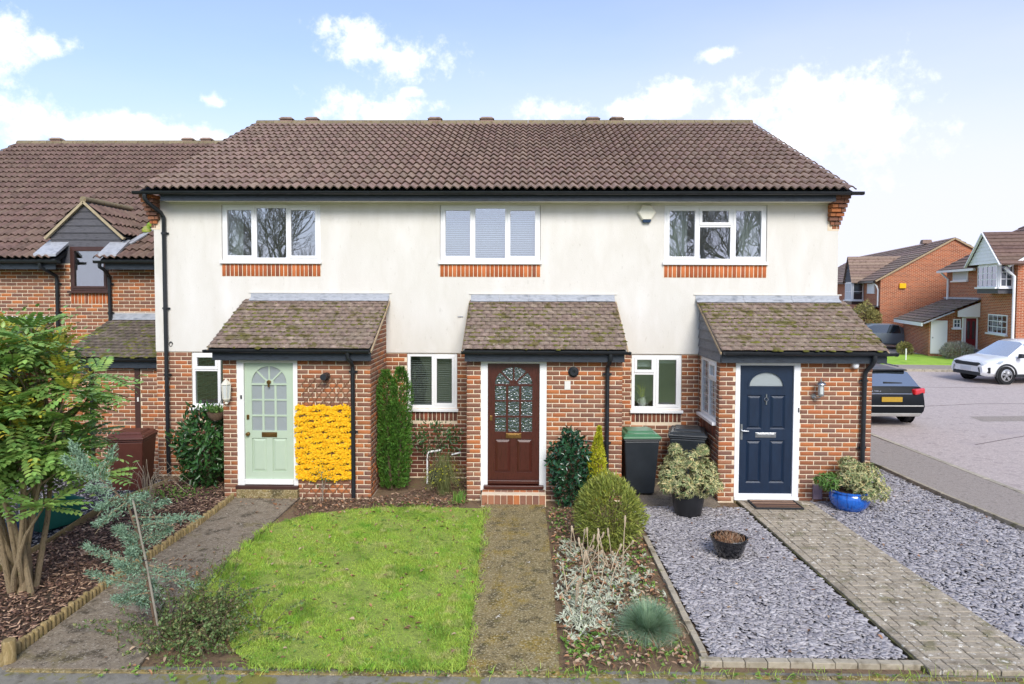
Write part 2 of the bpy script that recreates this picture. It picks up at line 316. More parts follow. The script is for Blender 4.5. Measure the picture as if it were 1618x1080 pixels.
def obj_np(name, V, F, m, parent=None, smooth=False, **k):
    return props(link(bpy.data.objects.new(name, mesh_np(name, V, F, m, smooth)), parent), **k)
class MB:
    def __init__(s): s.v = []; s.f = []
    def add(s, vs, fs):
        n = len(s.v); s.v += [tuple(v) for v in vs]; s.f += [tuple(i+n for i in f) for f in fs]; return s
    def box(s, x0, x1, y0, y1, z0, z1):
        return s.add([(x0,y0,z0),(x1,y0,z0),(x1,y1,z0),(x0,y1,z0),(x0,y0,z1),(x1,y0,z1),(x1,y1,z1),(x0,y1,z1)],
                     [(3,2,1,0),(4,5,6,7),(0,1,5,4),(1,2,6,5),(2,3,7,6),(3,0,4,7)])
    def taper(s, b, t, z0, z1):     # b, t = (x0,x1,y0,y1)
        return s.add([(b[0],b[2],z0),(b[1],b[2],z0),(b[1],b[3],z0),(b[0],b[3],z0),(t[0],t[2],z1),(t[1],t[2],z1),(t[1],t[3],z1),(t[0],t[3],z1)],
                     [(3,2,1,0),(4,5,6,7),(0,1,5,4),(1,2,6,5),(2,3,7,6),(3,0,4,7)])
    def bar(s, a, b, w, h, up=(0, 0, 1)):
        a = Vector(a); b = Vector(b); d = (b-a).normalized(); x = d.cross(Vector(up))
        if x.length < 1e-5: x = d.cross(Vector((1, 0, 0)))
        x.normalize(); z = x.cross(d); x *= w/2; z *= h/2
        return s.add([a-x-z,a+x-z,b+x-z,b-x-z,a-x+z,a+x+z,b+x+z,b-x+z], [(3,2,1,0),(4,5,6,7),(0,1,5,4),(1,2,6,5),(2,3,7,6),(3,0,4,7)])
    def tube(s, pts, r, n=8, cap=True):
        pts = [Vector(p) for p in pts]; rr = r if isinstance(r, (list, tuple)) else [r]*len(pts); base = len(s.v); prev = None
        for i, p in enumerate(pts):
            d = (pts[min(i+1, len(pts)-1)]-pts[max(i-1, 0)]).normalized()
            if prev is None: u = d.cross(Vector((0, 0, 1))); u = d.cross(Vector((1, 0, 0))) if u.length < 1e-3 else u
            else: u = prev-d*prev.dot(d)
            u.normalize(); prev = u; w = d.cross(u)
            for k in range(n):
                a = 2*math.pi*k/n; s.v.append(tuple(p+(u*math.cos(a)+w*math.sin(a))*rr[i]))
        for i in range(len(pts)-1):
            for k in range(n):
                k2 = (k+1) % n; s.f.append((base+i*n+k, base+i*n+k2, base+(i+1)*n+k2, base+(i+1)*n+k))
        if cap: s.f.append(tuple(base+k for k in reversed(range(n)))); s.f.append(tuple(base+(len(pts)-1)*n+k for k in range(n)))
        return s
    def lathe(s, prof, n=24, c=(0, 0, 0), ax='z'):
        base = len(s.v)
        for (r, h) in prof:
            for k in range(n):
                a = 2*math.pi*k/n; x, y = r*math.cos(a), r*math.sin(a)
                p = (x, y, h) if ax == 'z' else ((x, h, y) if ax == 'y' else (h, x, y))
                s.v.append((c[0]+p[0], c[1]+p[1], c[2]+p[2]))
        for i in range(len(prof)-1):
            for k in range(n):
                k2 = (k+1) % n; q = (base+i*n+k, base+i*n+k2, base+(i+1)*n+k2, base+(i+1)*n+k); s.f.append(q if ax != 'y' else q[::-1])
        return s
    def prism(s, poly, axis, a, b):
        n = len(poly)
        def P(p, t): return {'x': (t, p[0], p[1]), 'y': (p[0], t, p[1]), 'z': (p[0], p[1], t)}[axis]
        vs = [P(p, a) for p in poly]+[P(p, b) for p in poly]
        fs = [tuple(reversed(range(n))), tuple(range(n, 2*n))]+[(i, (i+1) % n, n+(i+1) % n, n+i) for i in range(n)]
        return s.add(vs, fs)
    def build(s, name, m, parent=None, smooth=False, bevel=0, fix=False, **k):
        me = bpy.data.meshes.new(name); me.from_pydata(s.v, [], s.f)
        me.materials.append(MATS[m])
        if fix:
            import bmesh
            bm = bmesh.new(); bm.from_mesh(me); bmesh.ops.recalc_face_normals(bm, faces=bm.faces); bm.to_mesh(me); bm.free()
        if smooth:
            me.polygons.foreach_set('use_smooth', np.ones(len(me.polygons), bool)); me.set_sharp_from_angle(angle=R(38))
        me.update()
        o = link(bpy.data.objects.new(name, me), parent)
        if bevel:
            bv = o.modifiers.new('bevel', 'BEVEL'); bv.width = bevel; bv.segments = 2; bv.limit_method = 'ANGLE'
        return props(o, **k)
def inst(name, me, M4, parent):
    o = bpy.data.objects.new(name, me); link(o, parent); o.matrix_basis = M4; return o
def basis(a, y, z, loc, sx=1, sy=1, sz=1):
    a = Vector(a)*sx; y = Vector(y)*sy; z = Vector(z)*sz
    return Matrix(((a[0],y[0],z[0],loc[0]),(a[1],y[1],z[1],loc[1]),(a[2],y[2],z[2],loc[2]),(0,0,0,1)))
def join_mats(V, F, mats):
    V = np.asarray(V, float); F = np.asarray(F); n = len(V); Vh = np.c_[V, np.ones(n)]
    A = np.array([np.array(m) for m in mats]); out = np.einsum('kij,nj->kni', A, Vh)[:, :, :3].reshape(-1, 3)
    FF = (F[None]+(np.arange(len(mats))*n)[:, None, None]).reshape(-1, F.shape[1]); return out, FF
def in_poly(P, poly):
    x, y = P[:, 0], P[:, 1]; ins = np.zeros(len(P), bool); n = len(poly); j = n-1
    for i in range(n):
        xi, yi = poly[i]; xj, yj = poly[j]
        c = ((yi > y) != (yj > y)) & (x < (xj-xi)*(y-yi)/(yj-yi+1e-12)+xi); ins ^= c; j = i
    return ins
def scatter(poly, n):
    poly = np.array(poly); lo, hi = poly.min(0), poly.max(0); out = np.zeros((0, 2))
    while len(out) < n:
        P = lo+rng.random((n*2, 2))*(hi-lo); out = np.r_[out, P[in_poly(P, poly)]]
    return out[:n]
def unit(a): return a/np.maximum(np.linalg.norm(a, axis=-1, keepdims=True), 1e-9)
def rdir(n):
    return unit(rng.normal(size=(n, 3)))
def leaf_arrays(P, D, L, W, nrm=None, fold=.2, curl=.15, ovate=False):
    P = np.asarray(P, float); n = len(P); D = unit(np.asarray(D, float)); L = np.broadcast_to(np.asarray(L, float), (n,))[:, None]; W = np.broadcast_to(np.asarray(W, float), (n,))[:, None]
    if nrm is None: nrm = rdir(n)
    S = unit(np.cross(D, nrm+rng.normal(size=(n, 3))*.15)); Nn = np.cross(S, D)
    if ovate:
        a = P; l1 = P+D*L*.3+S*W*.5+Nn*W*fold; l2 = P+D*L*.68+S*W*.42+Nn*(W*fold-L*curl*.4); t = P+D*L-Nn*L*curl; r2 = l2-S*W*.84; r1 = l1-S*W
        V = np.stack([a, l1, l2, t, r2, r1], 1).reshape(-1, 3); i = (np.arange(n)*6)[:, None]
        F = np.concatenate([i+np.array([[0, 5, 4, 3]]), i+np.array([[0, 3, 2, 1]])], 0)
    else:
        a = P; l = P+D*L*.42+S*W*.5+Nn*W*fold; t = P+D*L-Nn*L*curl; r = l-S*W
        V = np.stack([a, l, t, r], 1).reshape(-1, 3); i = (np.arange(n)*4)[:, None]
        F = np.concatenate([i+np.array([[0, 3, 2]]), i+np.array([[0, 2, 1]])], 0)
    return V, F
def leaves(name, P, D, L, W, m, parent, **k):
    kk = {a: k.pop(a) for a in ('nrm', 'fold', 'curl', 'ovate') if a in k}
    V, F = leaf_arrays(P, D, L, W, **kk); return obj_np(name, V, F, m, parent, smooth=False, **k)
def lump(D, seed=0, k=5):
    r = np.random.default_rng(seed); s = np.zeros(len(D))
    for i in range(k):
        w = r.normal(size=3)*(2.5+i*1.1); s += np.sin(D@w+r.random()*6.28)/(1+i*.4)
    return s/2.2
# ------------------------------------------------------------------ unit pieces: brick, pantile, plain tile
def _unit_brick():
    c = .004; L = 1.0; cx = c/.215; h = .0625; d = .05
    V = [(cx,0,c),(L-cx,0,c),(L-cx,0,h-c),(cx,0,h-c),(0,c,0),(L,c,0),(L,c,h),(0,c,h),(0,d,0),(L,d,0),(L,d,h),(0,d,h)]
    F = [(0,1,2,3),(4,5,1,0),(5,6,2,1),(6,7,3,2),(7,4,0,3),(8,9,5,4),(9,10,6,5),(10,11,7,6),(11,8,4,7)]
    return np.array(V), np.array(F)
BV, BF = _unit_brick()
BRICK = {m: mesh_np('brick', BV, BF, m) for m in ('brick', 'brick_dark', 'brick_orange')}
TW, TG = .296, .345
def _unit_pantile():
    L = .40; n = 12; V = []; F = []
    def wv(x): p = (x/.148) % 1.0; return .050*(.5-.5*math.cos(2*math.pi*p**.78))
    xs = [TW*i/n for i in range(n+1)]
    for x in xs: V.append((x, .012, wv(x)+.020))
    for x in xs: V.append((x, 0, wv(x)+.046))
    for x in xs: V.append((x, L, wv(x)))
    m = n+1
    for i in range(n): F += [(i, i+1, m+i+1, m+i), (m+i, m+i+1, 2*m+i+1, 2*m+i)]
    F += [(0, m, 2*m, 2*m), (n, 2*m+n, m+n, m+n)]
    return np.array(V), [tuple(dict.fromkeys(f)) for f in F]
PV, PFl = _unit_pantile()
PF = np.array([f if len(f) == 4 else f+(f[-1],) for f in PFl[:-2]])
PAN = {m: mesh_np('roof_tile', PV, PF, m, True) for m in ('roof_tile', 'roof_tile_red')}
for me in PAN.values(): me.set_sharp_from_angle(angle=R(45))
def _unit_plain():
    w, L, t = .158, .22, .014; V = []; F = []; n = 2
    for j, (y, z) in enumerate(((0, .037), (L, .002))):
        for i in range(n+1):
            x = w*i/n; cz = .005*(1-((x-w/2)/(w/2))**2); V += [(x, y, z+cz), (x, y, z+cz-t)]
    k = 2*(n+1)
    for i in range(n):
        a = 2*i; F += [(a, a+2, k+a+2, k+a), (a+1, a+3, a+2, a)]
    F += [(1, 0, k, k+1), (2*n, 2*n+1, k+2*n+1, k+2*n)]
    return np.array(V), np.array(F)
QV, QF = _unit_plain()
PLAIN = {m: mesh_np('plain_tile', QV, QF, m) for m in ('plain_tile', 'plain_tile_dark')}

class Bricks:
    FACE = {'-y': ((1,0,0),(0,1,0)), '+x': ((0,1,0),(-1,0,0)), '-x': ((0,-1,0),(1,0,0))}
    def __init__(s): s.items = []
    def put(s, loc, face, ln, prio, parent, m='brick', soldier=False, h=1.0):
        a, y = s.FACE[face]; j = (random.random()-.5)*.003; loc = (loc[0]+y[0]*j, loc[1]+y[1]*j, loc[2])
        if soldier: M4 = basis((0,0,1), y, tuple(-q for q in a), loc, ln, 1, h)
        else: M4 = basis(a, y, (0,0,1), loc, ln, 1, h)
        s.items.append((prio+random.random()*.01, M4, parent, m))
    def wall(s, u0, u1, z0, z1, face, c, openings, prio, parent, m='brick', top=None, shift=0, z_base=0.0):
        k0 = math.floor((z0-z_base)/.075+.001); k = k0
        while True:
            za = z_base+k*.075
            if za >= z1-.02: break
            zz = za+.00625
            segs = [(u0, u1)]
            if top is not None:
                lo, hi = u0, u1; us = [u for u in np.linspace(u0, u1, 60) if top(u) >= zz+.05]
                segs = [(max(u0, min(us)-.012), min(u1, max(us)+.012))] if us else []
            for (a, b, c0, c1) in openings:
                if c0 < zz+.05 and c1 > zz+.02:
                    ns = []
                    for (p, q) in segs:
                        if b <= p or a >= q: ns.append((p, q)); continue
                        if a > p: ns.append((p, a))
                        if b < q: ns.append((b, q))
                    segs = ns
            off = .1125 if k % 2 else 0.0
            for (p, q) in segs:
                n = math.floor((p-off-shift)/.225); x = off+shift+n*.225
                while x < q:
                    xa, xb = max(x+.0062, p+.001), min(x+.2188, q-.001)
                    if xb-xa > .035 and za+.07 > z0:
                        if face == '-y': loc = (xa, c, zz)
                        elif face == '+x': loc = (c, xa, zz)
                        else: loc = (c, xb, zz)
                        s.put(loc, face, xb-xa, prio, parent, m)
                    x += .225
            k += 1
    def soldiers(s, u0, u1, z0, ht, c, prio, parent, m, face='-y', n=None):
        n = n or round((u1-u0)/.075); w = (u1-u0)/n
        for i in range(n):
            a = u0+i*w+.005
            if face == '-y': loc = (a+.065*(w-.01)/.065, c, z0)
            else: loc = (c, -(u0+i*w+.005)-(w-.01), z0)
            s.put(loc, face, ht, prio, parent, m, True, (w-.01)/.065)
    def finish(s, limit=300):
        s.items.sort(key=lambda t: t[0]); rest = {}
        for i, (p, M4, par, m) in enumerate(s.items):
            if i < limit: inst('brick', BRICK[m], M4, par)
            else: rest.setdefault((par.name, m), (par, []))[1].append(M4)
        for (pn, m), (par, ms) in rest.items():
            V, F = join_mats(BV, BF, ms); obj_np('brickwork', V, F, m, par, kind='stuff')

def half_round(mb, axis, a, b, c, zc, r=.055, t=.005):
    po = [(c+r*math.cos(q), zc+r*math.sin(q)) for q in np.linspace(math.pi, 2*math.pi, 9)]
    pi_ = [(c+(r-t)*math.cos(q), zc+(r-t)*math.sin(q)) for q in np.linspace(2*math.pi, math.pi, 9)]
    return mb.prism(po+pi_, axis, a, b)
def bx(mb, face, c, u0, u1, d0, d1, z0, z1):
    if face == '-y': mb.box(u0, u1, c+d0, c+d1, z0, z1)
    else: mb.box(c+d0, c+d1, u0, u1, z0, z1)
def window(parent, u0, u1, z0, z1, cols, face='-y', c=.02, gl='window_glass', fm='upvc', sill=True, fw=.055, name='window', lead=False):
    """cols: [(end fraction, [(bottom frac, top frac, opens)])]; the frame is the part, sashes, panes and sill its pieces"""
    fr = MB(); d0, d1 = 0, .07
    bx(fr, face, c, u0, u1, d0, d1, z0, z0+fw); bx(fr, face, c, u0, u1, d0, d1, z1-fw, z1)
    bx(fr, face, c, u0, u0+fw, d0, d1, z0+fw, z1-fw); bx(fr, face, c, u1-fw, u1, d0, d1, z0+fw, z1-fw)
    W = u1-u0; prev = u0+fw; lights = []
    for i, (e, rows) in enumerate(cols):
        end = u0+W*e; last = i == len(cols)-1
        b = (u1-fw) if last else end-.028
        if not last: bx(fr, face, c, end-.028, end+.028, d0, d1, z0+fw, z1-fw)
        H = z1-z0
        for (p, q, op) in rows:
            za = z0+fw if p == 0 else z0+H*p+.025; zb = z1-fw if q == 1 else z0+H*q-.025
            if q != 1: bx(fr, face, c, prev, b, d0, d1, z0+H*q-.025, z0+H*q+.025)
            lights.append((prev, b, za, zb, op))
        prev = end+.028
    o = fr.build(name, fm, parent, bevel=.004)
    for (a, b, za, zb, op) in lights:
        if op:
            s = MB(); w = .05; a2, b2, c2, e2 = a-.012, b+.012, za-.012, zb+.012; da, db = -.014, .04
            bx(s, face, c, a2, b2, da, db, c2, c2+w); bx(s, face, c, a2, b2, da, db, e2-w, e2); bx(s, face, c, a2, a2+w, da, db, c2+w, e2-w); bx(s, face, c, b2-w, b2, da, db, c2+w, e2-w)
            s.build('sash', fm, o, bevel=.005); a, b, za, zb = a2+w, b2-w, c2+w, e2-w
        p = MB(); bx(p, face, c, a, b, .022, .028, za, zb); p.build('pane', gl, o)
        if lead:
            l = MB()
            for k in range(1, 6): zz = za+(zb-za)*k/6; bx(l, face, c, a, b, .016, .021, zz-.003, zz+.003)
            for k in range(1, 3): uu = a+(b-a)*k/3; bx(l, face, c, uu-.003, uu+.003, .0155, .0205, za, zb)
            l.build('glazing_bar', 'upvc', o)
    if sill:
        s = MB(); bx(s, face, c, u0-.03, u1+.03, -.075, .03, z0-.055, z0-.004); s.build('sill', fm, o, bevel=.006)
    return o
def downpipe(parent, pts, r=.034, brackets=(), back=.06, axis='y', name='downpipe'):
    o = MB().tube(pts, r, 12).build(name, 'black_plastic', parent, smooth=True)
    for (x, y, z) in brackets:
        MB().lathe([(r+.001, -.02), (r+.008, -.02), (r+.008, .02), (r+.001, .02)], 12, (x, y, z)).box(x-.07, x+.07, y+.02, y+.035, z-.015, z+.015).build('bracket', 'black_plastic', o, smooth=True)
    return o
def sector(mb, xc, zc, r0, r1, ry0, ry1, a0, a1, y0, y1, n=8):
    for i in range(n):
        p, q = a0+(a1-a0)*i/n, a0+(a1-a0)*(i+1)/n
        poly = [(xc+r0*math.cos(p), zc+ry0*math.sin(p)), (xc+r1*math.cos(p), zc+ry1*math.sin(p)), (xc+r1*math.cos(q), zc+ry1*math.sin(q)), (xc+r0*math.cos(q), zc+ry0*math.sin(q))]
        mb.prism(poly, 'y', y1, y0)
def glazed_door(house, x0, x1, z0, z1, yf, m, gl, hw, knob_left=True):
    """nine panes under a fan-shaped top light, two panels below"""
    W = x1-x0; st = .113; pw = (W-2*st-.07)/3; xs = [x0+st+i*(pw+.035) for i in range(3)]; y0, y1 = yf, yf+.045
    ax0, ax1 = xs[0], xs[2]+pw; xc = (ax0+ax1)/2; a = (ax1-ax0)/2
    zr = [(-.365, -.595), (-.62, -.85), (-.88, -1.11)]; zf = z1-.335; ah = .28
    d = MB(); d.box(x0, ax0, y0, y1, z0, z1); d.box(ax1, x1, y0, y1, z0, z1)
    d.box(ax0, ax1, y0, y1, z1-.045, z1)
    n = 16
    for i in range(n):
        p, q = math.pi*i/n, math.pi*(i+1)/n
        P = [(xc+a*math.cos(p), zf+ah*math.sin(p)), (xc+a*math.cos(p), z1-.045), (xc+a*math.cos(q), z1-.045), (xc+a*math.cos(q), zf+ah*math.sin(q))]
        d.prism(P, 'y', y0, y1)
    zl = [zf]+[z for (t, b) in zr for z in (z1+t, z1+b)]
    d.box(ax0, ax1, y0, y1, z1+zr[0][0], zf)
    for i in range(2): d.box(ax0, ax1, y0+.006, y1-.006, z1+zr[i+1][0], z1+zr[i][1])
    for i in range(2):
        for (t, b) in zr: d.box(xs[i]+pw, xs[i+1], y0+.007, y1-.007, z1+b, z1+t)
    d.box(ax0, ax1, y0, y1, z1-1.235, z1+zr[2][1]); zb = z0+.12; d.box(ax0, ax1, y0, y1, z0, zb)
    d.box(xc-.05, xc+.05, y0, y1, zb, z1-1.235)
    for ang in (R(45), R(90), R(135)):
        ca, sa = math.cos(ang), math.sin(ang); d.bar((xc+.06*ca, yf+.024, zf+.05*sa), (xc+(a+.01)*ca, yf+.024, zf+(ah+.01)*sa), .026, .034, up=(0, 1, 0))
    sector(d, xc, zf, .001, .075, .001, .065, 0, math.pi, y0+.003, y1, 8)
    o = d.build('front_door', m, house, bevel=.004)
    for (t, b) in zr:
        for x in xs: MB().box(x-.004, x+pw+.004, yf+.02, yf+.026, z1+b-.004, z1+t+.004).build('pane', gl, o)
    for k in range(4):
        s = MB(); sector(s, xc, zf, .03, a+.004, .03, ah+.004, math.pi*k/4, math.pi*(k+1)/4, yf+.02, yf+.026, 5); s.build('fan_pane', gl, o)
    for (pa, pb) in ((ax0, xc-.05), (xc+.05, ax1)):
        p = MB().box(pa, pb, yf+.018, yf+.04, zb, z1-1.235); p.taper((0, 0, 0, 0), (0, 0, 0, 0), 0, 0) if False else None
        za, zc_ = zb, z1-1.235; e = .045
        p.add([(pa+.008, yf+.0175, za+.008), (pb-.008, yf+.0175, za+.008), (pb-.008, yf+.0175, zc_-.008), (pa+.008, yf+.0175, zc_-.008), (pa+e, yf+.004, za+e), (pb-e, yf+.004, za+e), (pb-e, yf+.004, zc_-e), (pa+e, yf+.004, zc_-e)],
              [(0,1,5,4),(1,2,6,5),(2,3,7,6),(3,0,4,7),(4,5,6,7)])
        p.build('panel', m, o)
    lb = MB().box(xc-.125, xc+.125, yf-.012, yf+.002, z1-1.215, z1-1.135); lb.box(xc-.095, xc+.095, yf-.018, yf-.012, z1-1.198, z1-1.152); lb.build('letterbox', 'brass', o, bevel=.004)
    kx = x0+.05
    MB().lathe([(.0, -.055), (.02, -.055), (.03, -.045), (.03, -.03), (.012, -.02), (.012, -.008), (.032, -.006), (.032, 0)], 16, (kx, yf, z1-1.165), 'y').build('handle', 'brass', o, smooth=True, fix=True) if knob_left else None
    MB().box(kx-.022, kx+.022, yf-.012, yf, z1-.93, z1-.85).build('lock', 'brass', o, bevel=.004)
    if hw: MB().lathe([(0, -.04), (.025, -.04), (.035, -.02), (.035, 0)], 14, (xc, yf, zf+.02), 'y').box(xc-.012, xc+.012, yf-.03, yf, zf-.06, zf).build('knocker', 'brass', o, smooth=True)
    return o
def door_frame(house, x0, x1, z0, z1, lx0, lx1, lz1, yf, m='white_paint'):
    f = MB().box(x0, lx0-.004, yf-.005, yf+.09, z0, z1).box(lx1+.004, x1, yf-.005, yf+.09, z0, z1).box(lx0-.004, lx1+.004, yf-.005, yf+.09, lz1+.004, z1)
    return f.build('door_frame', m, house, bevel=.004)

YF = -1.3                                      # porch front plane
RS = (7.60-5.12)/(5.10+.42); RA = math.atan(RS)
def roof_z(y): return 5.12+(y+.42)*RS
UP = (0, math.cos(RA), math.sin(RA)); NM = (0, -math.sin(RA), math.cos(RA))
PS = (3.24-2.47)/1.55; PA = math.atan(PS)
PUP = (0, math.cos(PA), math.sin(PA)); PNM = (0, -math.sin(PA), math.cos(PA))
def pz(y): return 2.47+(y+1.55)*PS

def moss(parent, spots, frame, n_each=1):
    """little cushions: low domes"""
    V = []; F = []
    for (x, s, r, h) in spots:
        c = [frame(x, s)]; base = len(V); k = 6; nrm = np.array(PNM)
        o = np.array(c[0]); V.append(o+nrm*h)
        for i in range(k):
            a = 2*math.pi*i/k; rr = r*(.7+.6*random.random()); V.append(o+np.array((math.cos(a)*rr*1.3, 0, 0))+np.array(PUP)*math.sin(a)*rr*.8+nrm*h*.55)
        for i in range(k):
            a = 2*math.pi*i/k; rr = r*(1.1+.5*random.random()); V.append(o+np.array((math.cos(a)*rr*1.3, 0, 0))+np.array(PUP)*math.sin(a)*rr*.8-nrm*.004)
        for i in range(k):
            j = (i+1) % k; F += [(base, base+1+i, base+1+j, base+1+j), (base+1+i, base+1+k+i, base+1+k+j, base+1+j)]
    tri = [f for f in F]
    me = bpy.data.meshes.new('moss'); me.from_pydata([tuple(v) for v in V], [], [tuple(dict.fromkeys(f)) for f in tri]); me.materials.append(MATS['moss'])
    me.polygons.foreach_set('use_smooth', np.ones(len(me.polygons), bool)); me.update()
    return props(link(bpy.data.objects.new('moss', me), parent), kind='stuff')

def porch_roof(house, x0, x1, y_e, z_e, y_t, z_t, m='plain_tile', gauge=.128, mossy=340, name='porch_roof', z_soff=None, left_board=False):
    sl = math.hypot(y_t-y_e, z_t-z_e); u = Vector((0, (y_t-y_e)/sl, (z_t-z_e)/sl)); nm = Vector((0, -u.z, u.y))
    deck = MB().prism([(y_e+.02, z_e-.03), (y_t, z_t-.03), (y_t, z_t-.11), (y_e+.02, z_e-.075)], 'x', x0+.03, x1-.03).build(name, 'trim_dark', house)
    rows = int(sl/gauge); w = .162; mats = []
    for r_ in range(rows):
        off = (w/2 if r_ % 2 else 0); x = x0-off
        while x < x1-.02:
            xa, xb = max(x, x0), min(x+w, x1)
            if xb-xa > .03:
                p = Vector((xa, y_e, z_e))+u*(r_*gauge+(random.random()-.5)*.006)+nm*((random.random())*.004-.024)
                a = (random.random()-.5)*.02
                ax = Vector((1, 0, 0))+nm*a*.6+u*a*.4
                mats.append(basis(ax, u, nm, p, (xb-xa-.003)/.158, 1, 1))
            x += w
    for M4 in mats: inst('plain_tile', PLAIN[m], M4, deck)
    for xv in (x0-.004, x1+.004):
        MB().bar((xv, y_e+.03, z_e-.055), (xv, y_t, z_t-.055), .022, .035, up=tuple(nm)).build('verge_mortar', 'mortar_fillet', deck)
    spots = []; cl = [(random.random(), random.random()) for _ in range(7)]
    for i in range(mossy):
        if random.random() < .85:
            c0 = random.choice(cl); fx, fs = c0[0]+random.gauss(0, .13), c0[1]*.85+random.gauss(0, .1)
        else: fx, fs = random.random(), random.random()
        fx = min(max(fx, .01), .99); fs = min(max(fs, .02), .95); s = round(fs*sl/gauge)*gauge+.0
        spots.append((x0+fx*(x1-x0), s+random.choice((-.012, -.006, .004, .02)), .009+.028*random.random()**3, .007+.015*random.random()))
    if spots: moss(deck, spots, lambda x, s: Vector((x, y_e, z_e))+u*s+nm*.004)
    return deck
def fascia_gutter(house, x0, x1, yf_, zb, zt, gx0, gx1, gy, gz, name='porch_fascia'):
    f = MB().box(x0, x1, yf_, yf_+.022, zb, zt).box(x0, x1, yf_+.022, YF+.05, zb+.012, zb+.024).build(name, 'fascia', house)
    g = MB(); half_round(g, 'x', gx0, gx1, gy, gz, .052); g.box(gx0, gx0+.004, gy-.05, gy+.05, gz-.045, gz).box(gx1-.004, gx1, gy-.05, gy+.05, gz-.045, gz)
    g = g.build('gutter', 'black_plastic', house, smooth=True)
    x = gx0+.25
    while x < gx1: MB().prism([(gy+.054*math.cos(q), gz+.054*math.sin(q)) for q in np.linspace(math.pi, 2*math.pi, 7)]+[(gy+.058*math.cos(q), gz+.058*math.sin(q)) for q in np.linspace(2*math.pi, math.pi, 7)], 'x', x, x+.03).build('bracket', 'black_plastic', g); x += .8
    return f
def flashing(house, x0, x1, y, z0, z1, u, apron, seams=2):
    o = MB().box(x0-.03, x1+.04, y-.016, y+.01, z1-.012, z1+.006).build('flashing_trim', 'render_white', house)
    w = (x1-x0)/(seams+1)
    for k in range(seams+1):
        a, b = x0+k*w+.002, x0+(k+1)*w-.002; e = k*.0025
        m = MB().box(a, b, y-.008-e, y+.002, z0, z1-.013)
        p = Vector((0, y-.008, z0)); q = p-Vector(u)*apron; nm = Vector((0, -u[2], u[1]))
        m.add([Vector((a,)+tuple(p)[1:])+nm*(.012+e), Vector((b,)+tuple(p)[1:])+nm*(.012+e), Vector((b,)+tuple(q)[1:])+nm*(.012+e), Vector((a,)+tuple(q)[1:])+nm*(.012+e)], [(3, 2, 1, 0)])
        m.build('lead_flashing', 'lead', o)
    return o
def porch_walls(house, B, x0, x1, dx0, dx1, dz1, side_open=None):
    """front wall with the doorway, two side walls under the slope"""
    w = MB(); zt = 2.27; t = .1; e = .0045
    w.box(x0+e, dx0, YF+e, YF+t, -.1, zt).box(dx1, x1-e, YF+e, YF+t, -.1, zt)
    if dz1 < zt-.001: w.box(dx0, dx1, YF+e, YF+t, dz1, zt)
    for (xa, xb, so) in ((x0+e, x0+t, side_open), (x1-t, x1-e, None)):
        if so is None: w.prism([(YF+t, -.1), (0, -.1), (0, pz(0)-.1), (YF+t, pz(YF+t)-.1)], 'x', xa, xb)
        else:
            a, b, c, d = so
            w.box(xa, xb, YF+t, a, -.1, d).box(xa, xb, b, 0, -.1, d).box(xa, xb, a, b, -.1, c)
    o = w.build('porch_wall', 'mortar', house)
    B.wall(x0, dx0, 0, zt, '-y', YF, [], 0, o, shift=x0, m='brick'); B.wall(dx1, x1, 0, zt, '-y', YF, [(dx1-1, dx1, 0, 9)], 0, o, shift=x1)
    return o

